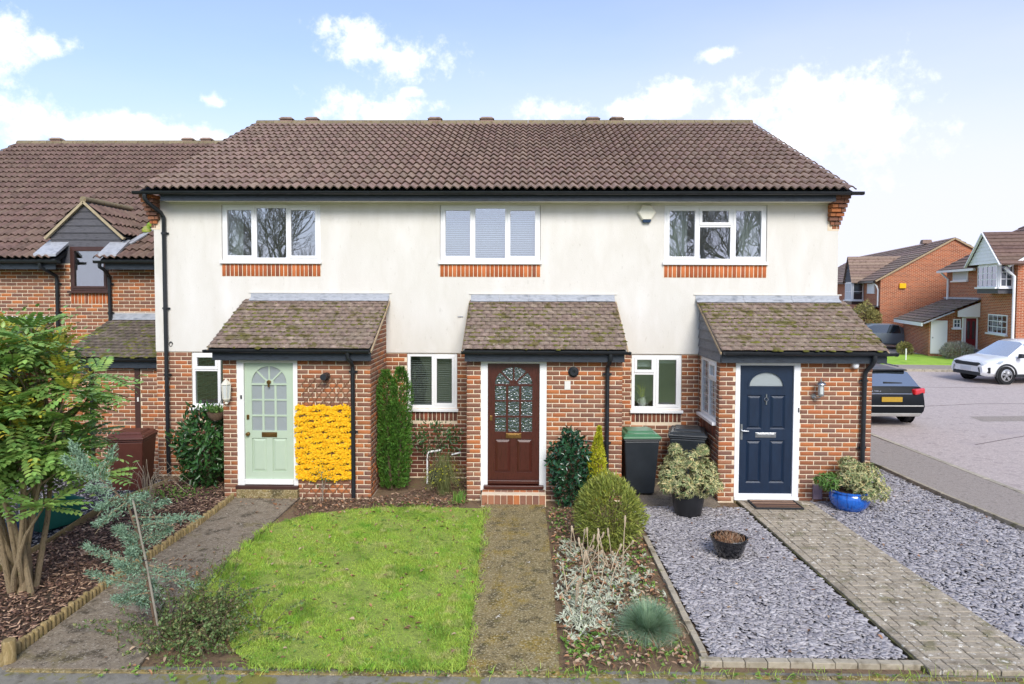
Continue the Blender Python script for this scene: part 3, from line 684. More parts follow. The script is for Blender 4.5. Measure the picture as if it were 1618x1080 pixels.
def terraced_house(idx, x0, x1, label, uw, gw, px, pe, door, doorz, dzt):
    """one house of the rendered terrace; x0..x1 party lines, uw/gw windows, px porch walls, pe porch eaves, door frame span"""
    H = thing('terraced_house', label, 'house', ((x0+x1)/2, 0, 0), hold=True)
    B = Bricks()
    # rendered upper wall round the window opening
    ux0, ux1, uz0, uz1 = uw
    y0, y1 = -.012, .22; zt = 5.02; zb = 2.265
    wl = MB().box(x0, ux0, y0, y1, zb, zt).box(ux1, x1, y0, y1, zb, zt).box(ux0, ux1, y0, y1, zb, uz0).box(ux0, ux1, y0, y1, uz1, zt)
    wl.build('rendered_wall', 'render_white', H)
    # brick lower wall
    gx0, gx1, gz0, gz1 = gw
    bw = MB().box(x0, gx0, .0095, .22, -.15, zb-.003).box(gx1, x1, .0095, .22, -.15, zb-.003).box(gx0, gx1, .0095, .22, -.15, gz0).box(gx0, gx1, .0095, .22, gz1, zb-.003)
    bw = bw.build('brick_wall', 'mortar', H)
    sp0, sp1 = gx0-.01, gx1+.01
    for (a, b) in ((x0, px[0]), (px[1], x1)):
        if b-a > .12:
            ops = [(gx0, gx1, gz0-.23, gz1+.1)]
            B.wall(a, b, .97, zb, '-y', .005, ops, 1, bw, shift=x0); B.wall(a, b, 0, .97, '-y', .005, ops, 1, bw, m='brick_dark' if idx == 2 else 'brick', shift=x0)
    B.soldiers(gx0, gx1, gz0-.225, .215, .005, -.5, bw, 'brick_dark' if idx > 1 else 'brick')
    # interior
    MB().box(x0, x0+.06, .25, 3.2, 0, 5.0).box(x1-.06, x1, .25, 3.2, 0, 5.0).box(x0+.06, x1-.06, 3.2, 3.3, 0, 5.0).box(x0+.06, x1-.06, .25, 3.2, 2.36, 2.5).box(x0+.06, x1-.06, .25, 3.2, 4.99, 5.02).box(x0+.06, x1-.06, .25, 3.2, -.05, 0).build('interior', 'room', H)
    # soldier course below the upstairs window
    sc = MB().box(ux0-.005, ux1+.005, -.0145, 0, uz0-.285, uz0-.058).build('soldier_course', 'mortar', H)
    B.soldiers(ux0, ux1, uz0-.28, .215, -.019, -1, sc, 'brick_orange', n=24)
    # main roof
    rf = MB().prism([(-.36, roof_z(-.36)-.035), (5.1, 7.565), (10.5, roof_z(-.36)-.2), (10.5, roof_z(-.36)-.35), (5.1, 7.4), (-.30, roof_z(-.30)-.11)], 'x', x0-(.06 if idx == 1 else 0), x1+(.07 if idx == 3 else 0)).build('roof', 'trim_dark', H)
    c0, c1 = [(0, 14), (14, 28), (28, 42)][idx-1]; rows = 17; mats = []
    for r_ in range(rows):
        for c in range(c0, c1):
            p = Vector((-6.76+c*TW, -.42, 5.12))+Vector(UP)*(r_*TG)+Vector(NM)*(-.012+random.random()*.004)
            a = (random.random()-.5)*.012
            mats.append(basis(Vector((1, 0, 0))+Vector(NM)*a, UP, NM, p))
    for M4 in mats: inst('roof_tile', PAN['roof_tile'], M4, rf)
    a, b = -6.76+c0*TW, -6.76+c1*TW; x = a; 
    while x < b-.02:
        w = min(.45, b-x); t = MB(); seg = [(5.08+.125*math.cos(q), 7.545+.125*math.sin(q)+random.random()*.004) for q in np.linspace(R(200), R(-20), 9)]
        t.prism(seg, 'x', x+.004, x+w-.004); t.build('ridge_tile', 'ridge_tile', rf, smooth=True, fix=True); x += w
    for vx in {1: (-6.0, -5.35), 2: (-2.25, -.95), 3: (1.70, 2.30)}[idx]:
        v = MB().taper((vx-.16, vx+.16, 4.98, 5.2), (vx-.15, vx+.15, 4.99, 5.19), 7.60, 7.68)
        v.taper((vx-.185, vx+.185, 4.95, 5.23), (vx-.12, vx+.12, 5.0, 5.16), 7.68, 7.735); v.build('ridge_vent', 'roof_tile', rf)
    # eaves: fascia, soffit bead, gutter
    fa0, fa1 = (x0+.30 if idx == 1 else x0), (x1-.20 if idx == 3 else x1)
    MB().box(fa0, fa1, -.33, -.305, 4.945, 5.085).build('fascia_board', 'fascia', H)
    MB().box(fa0, fa1, -.304, -.0125, 4.952, 4.966).box(fa0, fa1, -.036, -.0125, 4.925, 4.951).build('soffit', 'cream', H)
    ga, gb = (-6.82 if idx == 1 else x0), (5.80 if idx == 3 else x1)
    g = MB(); half_round(g, 'x', ga, gb, -.395, 5.10, .056)
    if idx == 1: g.box(ga, ga+.004, -.45, -.34, 5.05, 5.10)
    if idx == 3: g.box(gb-.004, gb, -.45, -.34, 5.05, 5.10)
    g = g.build('gutter', 'black_plastic', H, smooth=True); x = ga+.3
    while x < gb: MB().prism([(-.395+.058*math.cos(q), 5.10+.058*math.sin(q)) for q in np.linspace(math.pi, 2*math.pi, 7)]+[(-.395+.062*math.cos(q), 5.10+.062*math.sin(q)) for q in np.linspace(2*math.pi, math.pi, 7)], 'x', x, x+.03).build('bracket', 'black_plastic', g); x += .95
    # upper window
    if idx < 3: cols = [(.335, [(0, 1, True)]), (.665, [(0, 1, False)]), (1, [(0, 1, True)])]
    else: cols = [(.335, [(0, 1, True)]), (.665, [(0, .64, False), (.64, 1, True)]), (1, [(0, 1, True)])]
    window(H, ux0+.006, ux1-.006, uz0, uz1, cols, c=.012)
    # porch
    pw = porch_walls(H, B, px[0], px[1], door[0], door[1], dzt, side_open=None if idx != 3 else (-1.12, -.15, 1.2, 2.25))
    return H, B, pw, rf

def corbel(H, xi, xo, side):
    """stepped brick kneeler under the verge"""
    c = MB().box(min(xi, xo)+.004, max(xi, xo)-.004, -.016, .02, 4.47, 5.06).build('corbel', 'mortar', H)
    for k in range(8):
        za = 4.495+k*.072; pr = .02+.04*k; out = .009*k; w = abs(xo-xi)*.55+out+.02*k
        a, b = (xi, xo+out) if side > 0 else (xo-out, xi)
        if k < 3: a, b = (xi+.10*(2-k)*.4, xo+out) if side > 0 else (xo-out, xi-.10*(2-k)*.4)
        mid = a+(b-a)*(.38 if k % 2 else .66)
        for (p, q) in ((a, mid-.004), (mid+.004, b)):
            MB().box(p, q, -pr, .03, za+.004, za+.066).build('brick', 'brick', c, bevel=.004)
def flue(H, x, z, style):
    if style == 1: o = MB().lathe([(.0, -.02), (.052, -.02), (.052, -.10), (.06, -.10), (.06, 0)], 20, (x, YF, z), 'y').tube([(x, YF+.02, z), (x, YF-.08, z), (x, YF-.2, z+.005)], .052, 16)
    else: o = MB().lathe([(.0, -.03), (.03, -.03), (.03, -.06), (.055, -.06), (.06, -.035), (.085, -.02), (.085, 0)], 24, (x, YF, z), 'y')
    return o.build('boiler_flue', 'black_plastic', H, smooth=True, fix=True)

# ================================================================== the three rendered houses
XB = (-6.68, -2.6, 1.48, 5.57)
# --- left house: sage door
H1, B1, pw1, rf1 = terraced_house(1, XB[0], XB[1], 'white rendered terraced house with the sage green front door', (-5.45, -3.66, 3.915, 4.915), (-6.04, -5.05, 1.255, 2.25),
    (-4.89, -2.48), None, (-4.66, -3.67), .19, 2.22)
window(H1, -6.034, -5.056, 1.255, 2.25, [(.5, [(0, .68, False), (.68, 1, True)]), (1, [(0, 1, False)])], gl='window_glass_low', c=.02)
B1.wall(YF, 0, 0, 3.2, '+x', -2.48, [], .5, pw1, top=lambda y: pz(y)-.10)
porch_roof(H1, -5.03, -2.42, -1.55, 2.47, -.004, 3.24)
fascia_gutter(H1, -4.99, -2.44, -1.445, 2.262, 2.425, -5.10, -2.45, -1.50, 2.435)
flashing(H1, -4.93, -2.42, -.012, 3.245, 3.345, PUP, .13)
door_frame(H1, -4.66, -3.67, .20, 2.26, -4.543, -3.745, 2.205, YF)
d = glazed_door(H1, -4.543, -3.745, .30, 2.205, YF+.03, 'door_sage', 'obscure_glass', True)
MB().box(-4.545, -3.745, YF-.01, YF+.06, .215, .298).build('weather_bar', 'white_paint', d, bevel=.006)
MB().box(-4.68, -3.66, YF-.06, YF+.09, .15, .205).build('threshold', 'brown_frame', H1, bevel=.005)
MB().box(-4.655, -3.655, YF-.09, YF+.1, -.08, .149).build('step', 'concrete', H1, bevel=.01)
MB().box(-4.60, -4.575, YF-.02, YF-.004, 1.62, 1.68).build('doorbell', 'trim_dark', H1, bevel=.003)
flue(H1, -3.19, 2.0, 1)
downpipe(H1, [(-6.62, -.40, 5.05), (-6.62, -.40, 4.98), (-6.60, -.36, 4.92), (-6.49, -.12, 4.76), (-6.47, -.062, 4.68), (-6.47, -.062, 3.6), (-6.455, -.062, .05)], .036, [(-6.468, -.062, 4.4), (-6.464, -.062, 3.05), (-6.46, -.062, 1.85), (-6.457, -.062, .7)])
downpipe(H1, [(-2.80, -1.50, 2.40), (-2.80, -1.50, 2.32), (-2.76, -1.46, 2.25), (-2.75, -1.365, 2.16), (-2.75, -1.36, .02)], .034, [(-2.75, -1.36, 2.08), (-2.75, -1.36, 1.1)])
corbel(H1, -6.56, -6.72, -1)
MB().prism([(0.02, -.1), (10, -.1), (10, 4.9), (5.1, 7.35), (.02, 5.05)], 'x', -6.68, -6.5).build('gable_wall', 'far_brick', H1)
c = MB()                                      # a coil of cable clipped to the render
for k in range(14): pass
MB().tube([(-6.40+.035*math.cos(t)*(1-t/20), -.022, 2.40+.05*math.sin(t)*(1-t/20)) for t in np.linspace(0, 9, 28)], .0045, 5).build('cable', 'trim_dark', H1, smooth=True)
# --- middle house: mahogany door
H2, B2, pw2, rf2 = terraced_house(2, XB[1], XB[2], 'white rendered terraced house in the middle with the glazed mahogany front door', (-1.51, .29, 3.915, 4.915), (-2.11, -1.20, 1.255, 2.25),
    (-.92, 1.59), None, (-.69, .37), .2, 2.25)
window(H2, -2.104, -1.206, 1.255, 2.25, [(.52, [(0, 1, False)]), (1, [(0, 1, True)])], gl='window_glass_low', c=.02)
B2.wall(YF, 0, 0, 3.2, '+x', 1.59, [], 3, pw2, top=lambda y: pz(y)-.10); B2.wall(YF, 0, 0, 3.2, '-x', -.92, [], 3, pw2, top=lambda y: pz(y)-.10)
porch_roof(H2, -.97, 1.64, -1.55, 2.47, -.004, 3.24, mossy=300)
fascia_gutter(H2, -.94, 1.60, -1.445, 2.262, 2.425, -.99, 1.68, -1.50, 2.435)
flashing(H2, -.95, 1.62, -.012, 3.245, 3.335, PUP, .13, 4)
door_frame(H2, -.69, .37, .15, 2.255, -.575, .255, 2.215, YF)
d = glazed_door(H2, -.575, .255, .32, 2.215, YF+.03, 'door_mahogany', 'textured_glass', False, knob_left=False)
MB().box(-.575, .255, YF-.02, YF+.06, .262, .318).build('weather_bar', 'door_mahogany', d, bevel=.008)
MB().box(-.64, .33, YF-.07, YF+.09, .19, .245).build('threshold', 'door_mahogany', H2, bevel=.008)
st = MB().box(-.66, .36, YF-.30, YF+.1, -.08, .17).build('step', 'mortar', H2)
for k in range(10):
    MB().box(-.655+k*.101, -.563+k*.101, YF-.312, YF-.16, .0, .16).build('step_brick', 'brick', st, bevel=.006); MB().box(-.655+k*.101, -.563+k*.101, YF-.315+.16, YF-.09+.02, .1, .182).build('step_brick', 'brick', st, bevel=.006)
flue(H2, .80, 2.09, 2)
MB().box(.66, .755, YF-.006, YF+.002, 1.80, 1.94).build('paint_patch', 'paper', H2)
downpipe(H2, [(1.37, -1.50, 2.40), (1.37, -1.50, 2.32), (1.355, -1.46, 2.25), (1.34, -1.365, 2.16), (1.34, -1.36, .02)], .034, [(1.34, -1.36, 2.06), (1.34, -1.36, .95)])
MB().tube([(.98, YF-.012, .98), (1.1, YF-.012, .965), (1.2, YF-.012, .96), (1.30, YF-.012, .95)], .01, 6).build('pipe', 'black_plastic', H2, smooth=True)
MB().tube([(-1.19, -.03, 2.92), (-1.09, -.03, 2.925)], .006, 6).build('cable', 'steel', H2, smooth=True)
# --- right house: navy door
H3, B3, pw3, rf3 = terraced_house(3, XB[2], XB[3], 'white rendered end terrace house with the navy blue front door', (2.49, 4.31, 3.915, 4.915), (1.94, 2.84, 1.255, 2.25),
    (3.14, 5.57), None, (3.40, 4.43), .08, 2.25)
window(H3, 1.946, 2.834, 1.255, 2.25, [(.47, [(0, .66, False), (.66, 1, True)]), (1, [(0, 1, True)])], gl='window_glass_green', c=.02)
B3.wall(YF, -.0, 0, 2.25, '-x', 3.14, [(-1.12, -.15, .98, 2.3)], .5, pw3)
B3.soldiers(.15, 1.12, .985, .20, 3.14, .3, pw3, 'brick_dark', face='-x')
B3.wall(YF, 0, 0, 3.2, '+x', 5.57, [], 3, pw3, top=lambda y: pz(y)-.10)
window(H3, -1.114, -.156, 1.255, 2.245, [(.5, [(0, .68, False), (.68, 1, True)]), (1, [(0, 1, False)])], face='-x', c=3.15, gl='window_glass_low', lead=True, name='side_window')
cl = MB().prism([(YF+.02, 2.26), (0, 2.26), (0, pz(0)-.09), (YF+.02, pz(YF+.02)-.09)], 'x', 3.16, 3.24).build('side_cladding', 'cladding_grey', H3)
for k in range(7):
    za, zb_ = 2.255+k*.155, 2.255+(k+1)*.155+.02
    yl = max(YF-.06, -1.55+(za+.11-2.47)/PS); yt = max(YF-.06, -1.55+(zb_+.09-2.47)/PS)
    if yl < -.03:
        P = [(yl, za), (-.0125, za), (-.0125, min(zb_, pz(-.0125)-.09)), (min(yt, -.02), min(zb_, pz(-.0125)-.09))]
        MB().add([(3.118, P[0][0], za), (3.118, P[1][0], za), (3.145, P[2][0], P[2][1]), (3.145, P[3][0], P[3][1]), (3.16, P[0][0], za), (3.16, P[1][0], za), (3.161, P[2][0], P[2][1]), (3.161, P[3][0], P[3][1])],
                 [(0, 3, 2, 1), (0, 1, 5, 4), (4, 5, 6, 7), (0, 4, 7, 3), (1, 2, 6, 5), (3, 7, 6, 2)]).build('board', 'cladding_grey', cl, fix=True)
porch_roof(H3, 3.10, 5.71, -1.55, 2.47, -.004, 3.24, mossy=480)
fascia_gutter(H3, 3.13, 5.72, -1.445, 2.262, 2.425, 3.17, 5.84, -1.50, 2.435)
flashing(H3, 3.06, 5.60, -.012, 3.245, 3.335, PUP, .13, 2)
door_frame(H3, 3.40, 4.43, .09, 2.255, 3.477, 4.325, 2.205, YF, 'upvc')
MB().box(3.40, 4.43, YF-.03, YF+.09, .03, .088).build('threshold', 'upvc', H3, bevel=.005)
MB().box(3.41, 4.42, YF-.02, YF+.1, -.1, .028).build('step', 'concrete', H3)
def panel_door(H, x0, x1, z0, z1, yf, m):
    xc = (x0+x1)/2; a, h, zf = .275, .225, z1-.335; y0, y1 = yf, yf+.045; zt = zf+h+.001
    d = MB(); d.box(x0, xc-a, y0, y1, zf, zt).box(xc+a, x1, y0, y1, zf, zt).box(x0, x1, y0, y1, zt, z1)
    for i in range(16):
        p, q = math.pi*i/16, math.pi*(i+1)/16
        d.prism([(xc+a*math.cos(p), zf+h*math.sin(p)), (xc+a*math.cos(p), zt), (xc+a*math.cos(q), zt), (xc+a*math.cos(q), zf+h*math.sin(q))], 'y', y0, y1)
    ps = [(x0+.115, xc-.065, z1-1.03, z1-.475), (xc+.065, x1-.115, z1-1.03, z1-.475), (x0+.115, xc-.065, z0+.17, z1-1.21), (xc+.065, x1-.115, z0+.17, z1-1.21)]
    d.box(x0, ps[0][0], y0, y1, z0, zf).box(ps[1][1], x1, y0, y1, z0, zf).box(ps[0][1], ps[1][0], y0, y1, z0, zf)
    for (pa, pb, *_ ) in (ps[0], ps[1]):
        d.box(pa, pb, y0, y1, z0, ps[2][2]).box(pa, pb, y0, y1, ps[2][3], ps[0][2]).box(pa, pb, y0, y1, ps[0][3], zf)
    o = d.build('front_door', m, H)
    sec = MB(); sector(sec, xc, zf, .001, a, .001, h, 0, math.pi, yf+.02, yf+.026, 14); sec.build('pane', 'obscure_glass', o)
    rim = MB(); sector(rim, xc, zf, a-.004, a+.03, h-.004, h+.028, 0, math.pi, yf-.008, yf+.02, 16); rim.box(xc-a-.03, xc+a+.03, yf-.008, yf+.02, zf-.03, zf); rim.build('pane_rim', m, o)
    for (pa, pb, za, zc) in ps:
        p = MB(); e, e2 = .022, .05
        R0 = [(pa, yf, za), (pb, yf, za), (pb, yf, zc), (pa, yf, zc)]; R1 = [(pa+e, yf+.016, za+e), (pb-e, yf+.016, za+e), (pb-e, yf+.016, zc-e), (pa+e, yf+.016, zc-e)]
        R2 = [(pa+e2, yf-.002, za+e2), (pb-e2, yf-.002, za+e2), (pb-e2, yf-.002, zc-e2), (pa+e2, yf-.002, zc-e2)]
        fs = [(i, (i+1) % 4, 4+(i+1) % 4, 4+i) for i in range(4)]+[(4+i, 4+(i+1) % 4, 8+(i+1) % 4, 8+i) for i in range(4)]+[(8, 9, 10, 11)]
        p.add(R0+R1+R2, fs).build('panel', m, o)
    MB().box(xc-.165, xc+.165, yf-.012, yf+.001, z1-1.165, z1-1.085).box(xc-.14, xc+.14, yf-.02, yf-.012, z1-1.15, z1-1.10).build('letterbox', 'steel', o, bevel=.004)
    MB().lathe([(.022, -.012), (.03, -.022), (.038, -.012), (.03, -.002)], 18, (xc, yf, z1-.545), 'y').box(xc-.008, xc+.008, yf-.02, yf, z1-.63, z1-.57).box(xc-.008, xc+.008, yf-.02, yf, z1-.52, z1-.46).build('knocker', 'steel', o, smooth=True)
    MB().box(x0+.02, x0+.052, yf-.012, yf, z1-1.2, z1-.95).tube([(x0+.036, yf-.01, z1-1.05), (x0+.036, yf-.05, z1-1.05), (x0+.06, yf-.055, z1-1.05), (x0+.14, yf-.05, z1-1.055)], .011, 8).build('handle', 'steel', o, smooth=True)
    return o
panel_door(H3, 3.477, 4.325, .13, 2.205, YF+.03, 'door_navy')
MB().box(3.477, 4.325, YF+.012, YF+.07, .09, .129).build('weather_bar', 'upvc', H3)
MB().box(4.40, 4.418, YF-.016, YF-.004, 1.46, 1.53).build('doorbell', 'trim_dark', H3)
MB().box(4.655, 4.80, YF-.05, YF+.002, .06, .30).build('meter_cover', 'plaque', H3, bevel=.008)
downpipe(H3, [(5.50, -1.50, 2.40), (5.50, -1.50, 2.31), (5.48, -1.46, 2.24), (5.43, -1.365, 2.12), (5.42, -1.36, 2.05), (5.41, -1.36, .02)], .036, [(5.42, -1.36, 1.98), (5.412, -1.36, .9)])
corbel(H3, 5.37, 5.58, 1)
MB().prism([(0.02, -.1), (10, -.1), (10, 4.9), (5.1, 7.35), (.02, 5.05)], 'x', 5.40, 5.57).build('gable_wall', 'far_brick', H3)
for B in (B1, B2, B3): B.finish(300)
# curtains and blinds
def venetian(H, x0, x1, z0, z1, y, m, pitch=.034):
    s = MB(); z = z0
    while z < z1: s.add([(x0, y, z), (x1, y, z), (x1, y+.02, z+.022), (x0, y+.02, z+.022)], [(0, 1, 2, 3)]); z += pitch
    s.build('blind', m, H)
def curtain(H, x0, x1, z0, z1, y, m='curtain', per=.09):
    n = int((x1-x0)/.012)+2; V = []; F = []
    for i in range(n):
        x = x0+(x1-x0)*i/(n-1); yy = y+.03*math.sin(2*math.pi*x/per+.8*math.sin(x*9)); V += [(x, yy, z0), (x+.01*math.sin(x*7), yy*1.0, z1)]
    for i in range(n-1): F.append((2*i, 2*i+2, 2*i+3, 2*i+1))
    obj_np('curtain', V, F, m, H, True)
venetian(H2, -1.46, .24, 3.95, 4.90, .13, 'blind')
venetian(H2, -2.06, -1.25, 1.3, 2.22, .14, 'blind_dark', .04)
curtain(H3, 2.53, 2.93, 3.93, 4.9, .115, per=.075); curtain(H3, 3.84, 4.27, 3.93, 4.9, .115, per=.07)
curtain(H1, -5.42, -5.15, 3.93, 4.9, .25)
MB().box(1.98, 2.36, .15, .155, 2.02, 2.24).build('blind', 'blind', H3); MB().box(2.42, 2.80, .15, .155, 2.08, 2.24).build('blind', 'blind', H3)
# ------------------------------------------------------------------ ground, road, paths
def sheet(name, poly, z, m, kind='structure', parent=None, th=None):
    mb = MB()
    if th: mb.prism(poly, 'z', z-th, z)
    else: mb.add([(x, y, z) for x, y in poly], [tuple(range(len(poly)))])
    return mb.build(name, m, parent, kind=kind) if parent is None else mb.build(name, m, parent)
sheet('ground', [(-600, -600), (600, -600), (600, 900), (-600, 900)], -.16, 'field')
sheet('road', [(8.42, -12), (60, -12), (60, 13.9), (27, 16.6), (14.5, 17.6), (8.0, 18.5), (8.0, 5)], -.05, 'road')
rs = bpy.data.objects.new('road_seam', None); COL.objects.link(rs); props(rs, kind='structure')
for pl in ([(10.2, 3.2), (12.4, 4.4), (14.1, 4.9), (17, 4.6)], [(11.5, 8.2), (14, 8.9), (19, 9.1), (24, 8.4)], [(9.0, -1.5), (10.6, 1.0), (12.5, 2.0), (16, 2.2)], [(9.6, 11.8), (13, 12.6), (17, 12.4)]):
    for a, b in zip(pl, pl[1:]): MB().bar((a[0], a[1], -.0475), (b[0], b[1], -.0475), .035, .004).build('seam', 'tar', rs)
sheet('drain_patch', [(12.2, 6.0), (15.8, 6.3), (15.7, 7.0), (12.3, 6.7)], -.046, 'asphalt')
sheet('pavement', [(7.02, .8), (6.9, -.9), (7.25, -4), (7.7, -12), (8.75, -12), (8.45, 0), (8.15, 5), (8.0, 12), (6.2, 12), (6.6, 4)], -.004, 'asphalt', th=.12)
sheet('footpath', [(-30, -6.42), (7.2, -6.22), (7.45, -8.4), (-30, -8.6)], -.012, 'asphalt_moss', th=.1)
sheet('garden_soil', [(-7.4, -6.42), (7.3, -6.2), (7.0, 1.0), (5.6, .1), (-6.7, .1), (-7.4, -.5)], -.02, 'soil_litter')
k = bpy.data.objects.new('kerb', None); COL.objects.link(k); props(k, kind='structure')
for i in range(22):
    y = -9+i*.92; f = lambda yy: 8.47-.035*(yy+.5)*(1 if yy > -.5 else 1.05)
    MB().bar((f(y), y+.006, -.045), (f(y+.914), y+.908, -.045), .12, .10).build('kerb_stone', 'kerb_stone', k, bevel=.01)
k2 = bpy.data.objects.new('kerb', None); COL.objects.link(k2); props(k2, kind='structure')
fk = lambda x: 17.75-.078*(x-13) if x < 27 else 16.66-.082*(x-27)
for i in range(34):
    x = 9+i*.92; MB().bar((x+.005, fk(x), -.02), (x+.915, fk(x+.92), -.02), .13, .16).build('kerb_stone', 'kerb_stone', k2, bevel=.012)
sheet('far_pavement', [(8, fk(8)+.05), (27, fk(27)+.05), (60, fk(60)+.05), (60, fk(60)+1.9), (27, fk(27)+1.9), (8, fk(8)+1.9)], .045, 'asphalt', th=.1)
FL = [(8, fk(8)+1.9), (27, fk(27)+1.9), (60, fk(60)+1.9), (60, 16.5), (40, 19.5), (24, 23.5), (19.5, 24.8), (8, 26.8)]
sheet('far_lawn', FL, .07, 'far_lawn', th=.12)
sheet('far_drive', [(60, 16.5), (40, 19.5), (24, 23.5), (19.5, 24.8), (8, 26.8), (8, 60), (60, 60)], .06, 'asphalt', th=.1)
# paths
sheet('left_path', [(-4.68, -1.30), (-3.64, -1.30), (-3.68, -4.3), (-3.45, -6.36), (-4.66, -6.36), (-4.72, -4.3)], .012, 'concrete_dark', th=.1)
sheet('middle_path', [(-.60, -1.61), (.34, -1.61), (.36, -4.0), (.33, -6.33), (-.50, -6.33), (-.55, -4.0)], .02, 'concrete', th=.1)
sheet('bin_hardstanding', [(1.60, -1.62), (3.13, -1.62), (3.13, 0), (1.60, 0)], .0, 'concrete_dark', th=.05)
# lawn
LAWN = [(-3.60, -2.55), (-3.2, -2.12), (-2.6, -1.86), (-1.6, -1.74), (-.62, -1.78), (-.56, -4.0), (-.51, -6.30), (-2.35, -6.30), (-2.7, -6.05), (-2.95, -5.7), (-3.3, -5.4), (-3.60, -5.0), (-3.66, -4.2)]
sheet('lawn', LAWN, .006, 'lawn_ground')
def blades(name, P, h, w, m, parent=None, lean=.5, **k):
    n = len(P); a = rng.random(n)*6.283; hh = h*(.45+.75*rng.random(n)); ln = rng.normal(size=(n, 2))*lean*hh[:, None]; P3 = np.c_[P, np.zeros(n)] if P.shape[1] == 2 else P
    s = np.c_[np.cos(a), np.sin(a), np.zeros(n)]*(w*(.6+.8*rng.random(n)))[:, None]
    t = P3+np.c_[ln, hh]; mdl = P3+np.c_[ln*.35, hh*.62]
    V = np.stack([P3-s*.5, P3+s*.5, mdl+s*.42, t, mdl-s*.42], 1).reshape(-1, 3); i = (np.arange(n)*5)[:, None]
    V4 = np.concatenate([i+np.array([[0, 1, 2, 4]]), i+np.array([[4, 2, 3, 3]])], 0)
    me = bpy.data.meshes.new(name)
    F3 = np.concatenate([i+np.array([[0, 1, 2]]), i+np.array([[0, 2, 4]]), i+np.array([[4, 2, 3]])], 0)
    return obj_np(name, V, F3, m, parent, **k)
P = scatter(LAWN, 135000); P = P+rng.normal(size=P.shape)*np.where(rng.random((len(P), 1)) < .3, .05, 0); P = P[(P[:, 1] > -6.34) | (rng.random(len(P)) < .2)]; hv = .62+.5*np.clip(np.sin(P[:, 0]*3.1+1.3*np.sin(P[:, 1]*2.3))*np.sin(P[:, 1]*2.7+1.1*np.sin(P[:, 0]*4.1))+.35*np.sin(P[:, 0]*11+P[:, 1]*7), -1, 1.2); keep = rng.random(len(P)) < .45+.55*hv; P = P[keep]; hv = hv[keep]
blades('grass', np.c_[P, np.full(len(P), .006)], .036*hv[:, None][:, 0], .0065, 'grass', lean=.75, kind='stuff', label='short mossy green lawn grass of the front garden', cat='grass')
P = scatter(LAWN, 2600); e = P[(rng.random(len(P)) < .35) | (P[:, 1] < -5.9) | (P[:, 0] > -.72)]
cl = scatter(LAWN, 46); e = np.concatenate([e]+[c+rng.normal(size=(34, 2))*.05 for c in cl]); e = e[in_poly(e, LAWN)]
blades('grass_tuft', np.c_[e, np.full(len(e), .006)], .075, .006, 'grass', lean=.55, kind='stuff', label='longer grass blades along the lawn edges', cat='grass')
t = rng.random(1500); ed = np.c_[-.60+.07*t+rng.normal(size=1500)*.035+.03*np.sin(t*23)+.02*np.sin(t*61), -1.8-4.5*t]
t = rng.random(900); ed = np.r_[ed, np.c_[-3.64+rng.normal(size=900)*.045+.03*np.sin(t*37), -2.6-2.5*t]]
t = rng.random(900); ed = np.r_[ed, np.c_[-2.5+1.95*t, -6.30+rng.normal(size=900)*.04]]
blades('grass_edge', np.c_[ed, np.full(len(ed), .012)], .055, .007, 'grass', lean=.9, kind='stuff', label='ragged grass overhanging the concrete path edges', cat='grass')
# far lawn blades are too small to tell apart; a rough skin of tufts along the near edge
# slate chippings
def chips(name, polys, n, r0, r1, z, m, flat=.13, el=1.35, tilt=.11, **k):
    Ps = [scatter(p, c) for p, c in zip(polys, n)]; P = np.concatenate(Ps); n = len(P); q = 6
    ang = np.arange(q)/q*6.283+rng.random((n, q))*.7; rad = (r0+(r1-r0)*rng.random((n, 1))**1.8)*(.6+.55*rng.random((n, q)))
    th = rng.random(n)*6.283; x = np.cos(ang)*rad*el; y = np.sin(ang)*rad*.72/el**.5
    X = x*np.cos(th)[:, None]-y*np.sin(th)[:, None]; Y = x*np.sin(th)[:, None]+y*np.cos(th)[:, None]
    gx, gy = rng.normal(size=(2, n, 1))*tilt; zt = X*gx+Y*gy; hh = (r0*flat*(1+rng.random((n, 1))))
    zc = z+rng.random((n, 1))**1.5*r1*.45
    top = np.stack([X+P[:, :1], Y+P[:, 1:], zt+zc+hh*.5], -1); bot = np.stack([X*1.04+P[:, :1], Y*1.04+P[:, 1:], zt+zc-hh*.5], -1)
    V = np.concatenate([top, bot], 1).reshape(-1, 3); i = (np.arange(n)*2*q)[:, None]; F = []
    for a in range(1, q-1, 2): F.append(i+np.array([[0, a, a+1, (a+2) % q if a+2 < q else a+1]])) if a+2 < q else F.append(i+np.array([[0, a, a+1, 0]]))
    quads = [i+np.array([[0, 1, 2, 3]]), i+np.array([[0, 3, 4, 5]])]
    for a in range(q): b = (a+1) % q; quads.append(i+np.array([[a, q+a, q+b, b]]))
    return obj_np(name, V, np.concatenate(quads, 0), m, None, kind='stuff', **k)
SL1 = [(1.74, -1.66), (3.40, -1.66), (3.56, -6.02), (1.76, -6.06)]
SL2 = [(4.56, -1.32), (5.60, -1.32), (5.62, .5), (6.82, .72), (6.88, -1.2), (7.15, -3), (7.35, -6.1), (4.74, -6.05)]
sheet('slate_bed', SL1, .0, 'slate_base'); sheet('slate_bed', SL2, .0, 'slate_base')
chips('slate_chippings', [SL1], [15000], .015, .050, .006, 'slate', label='grey slate chippings around the small black bowl planter', cat='gravel')
chips('slate_chippings', [SL2], [20500], .015, .052, .006, 'slate', label='grey slate chippings to the right of the block path', cat='gravel')
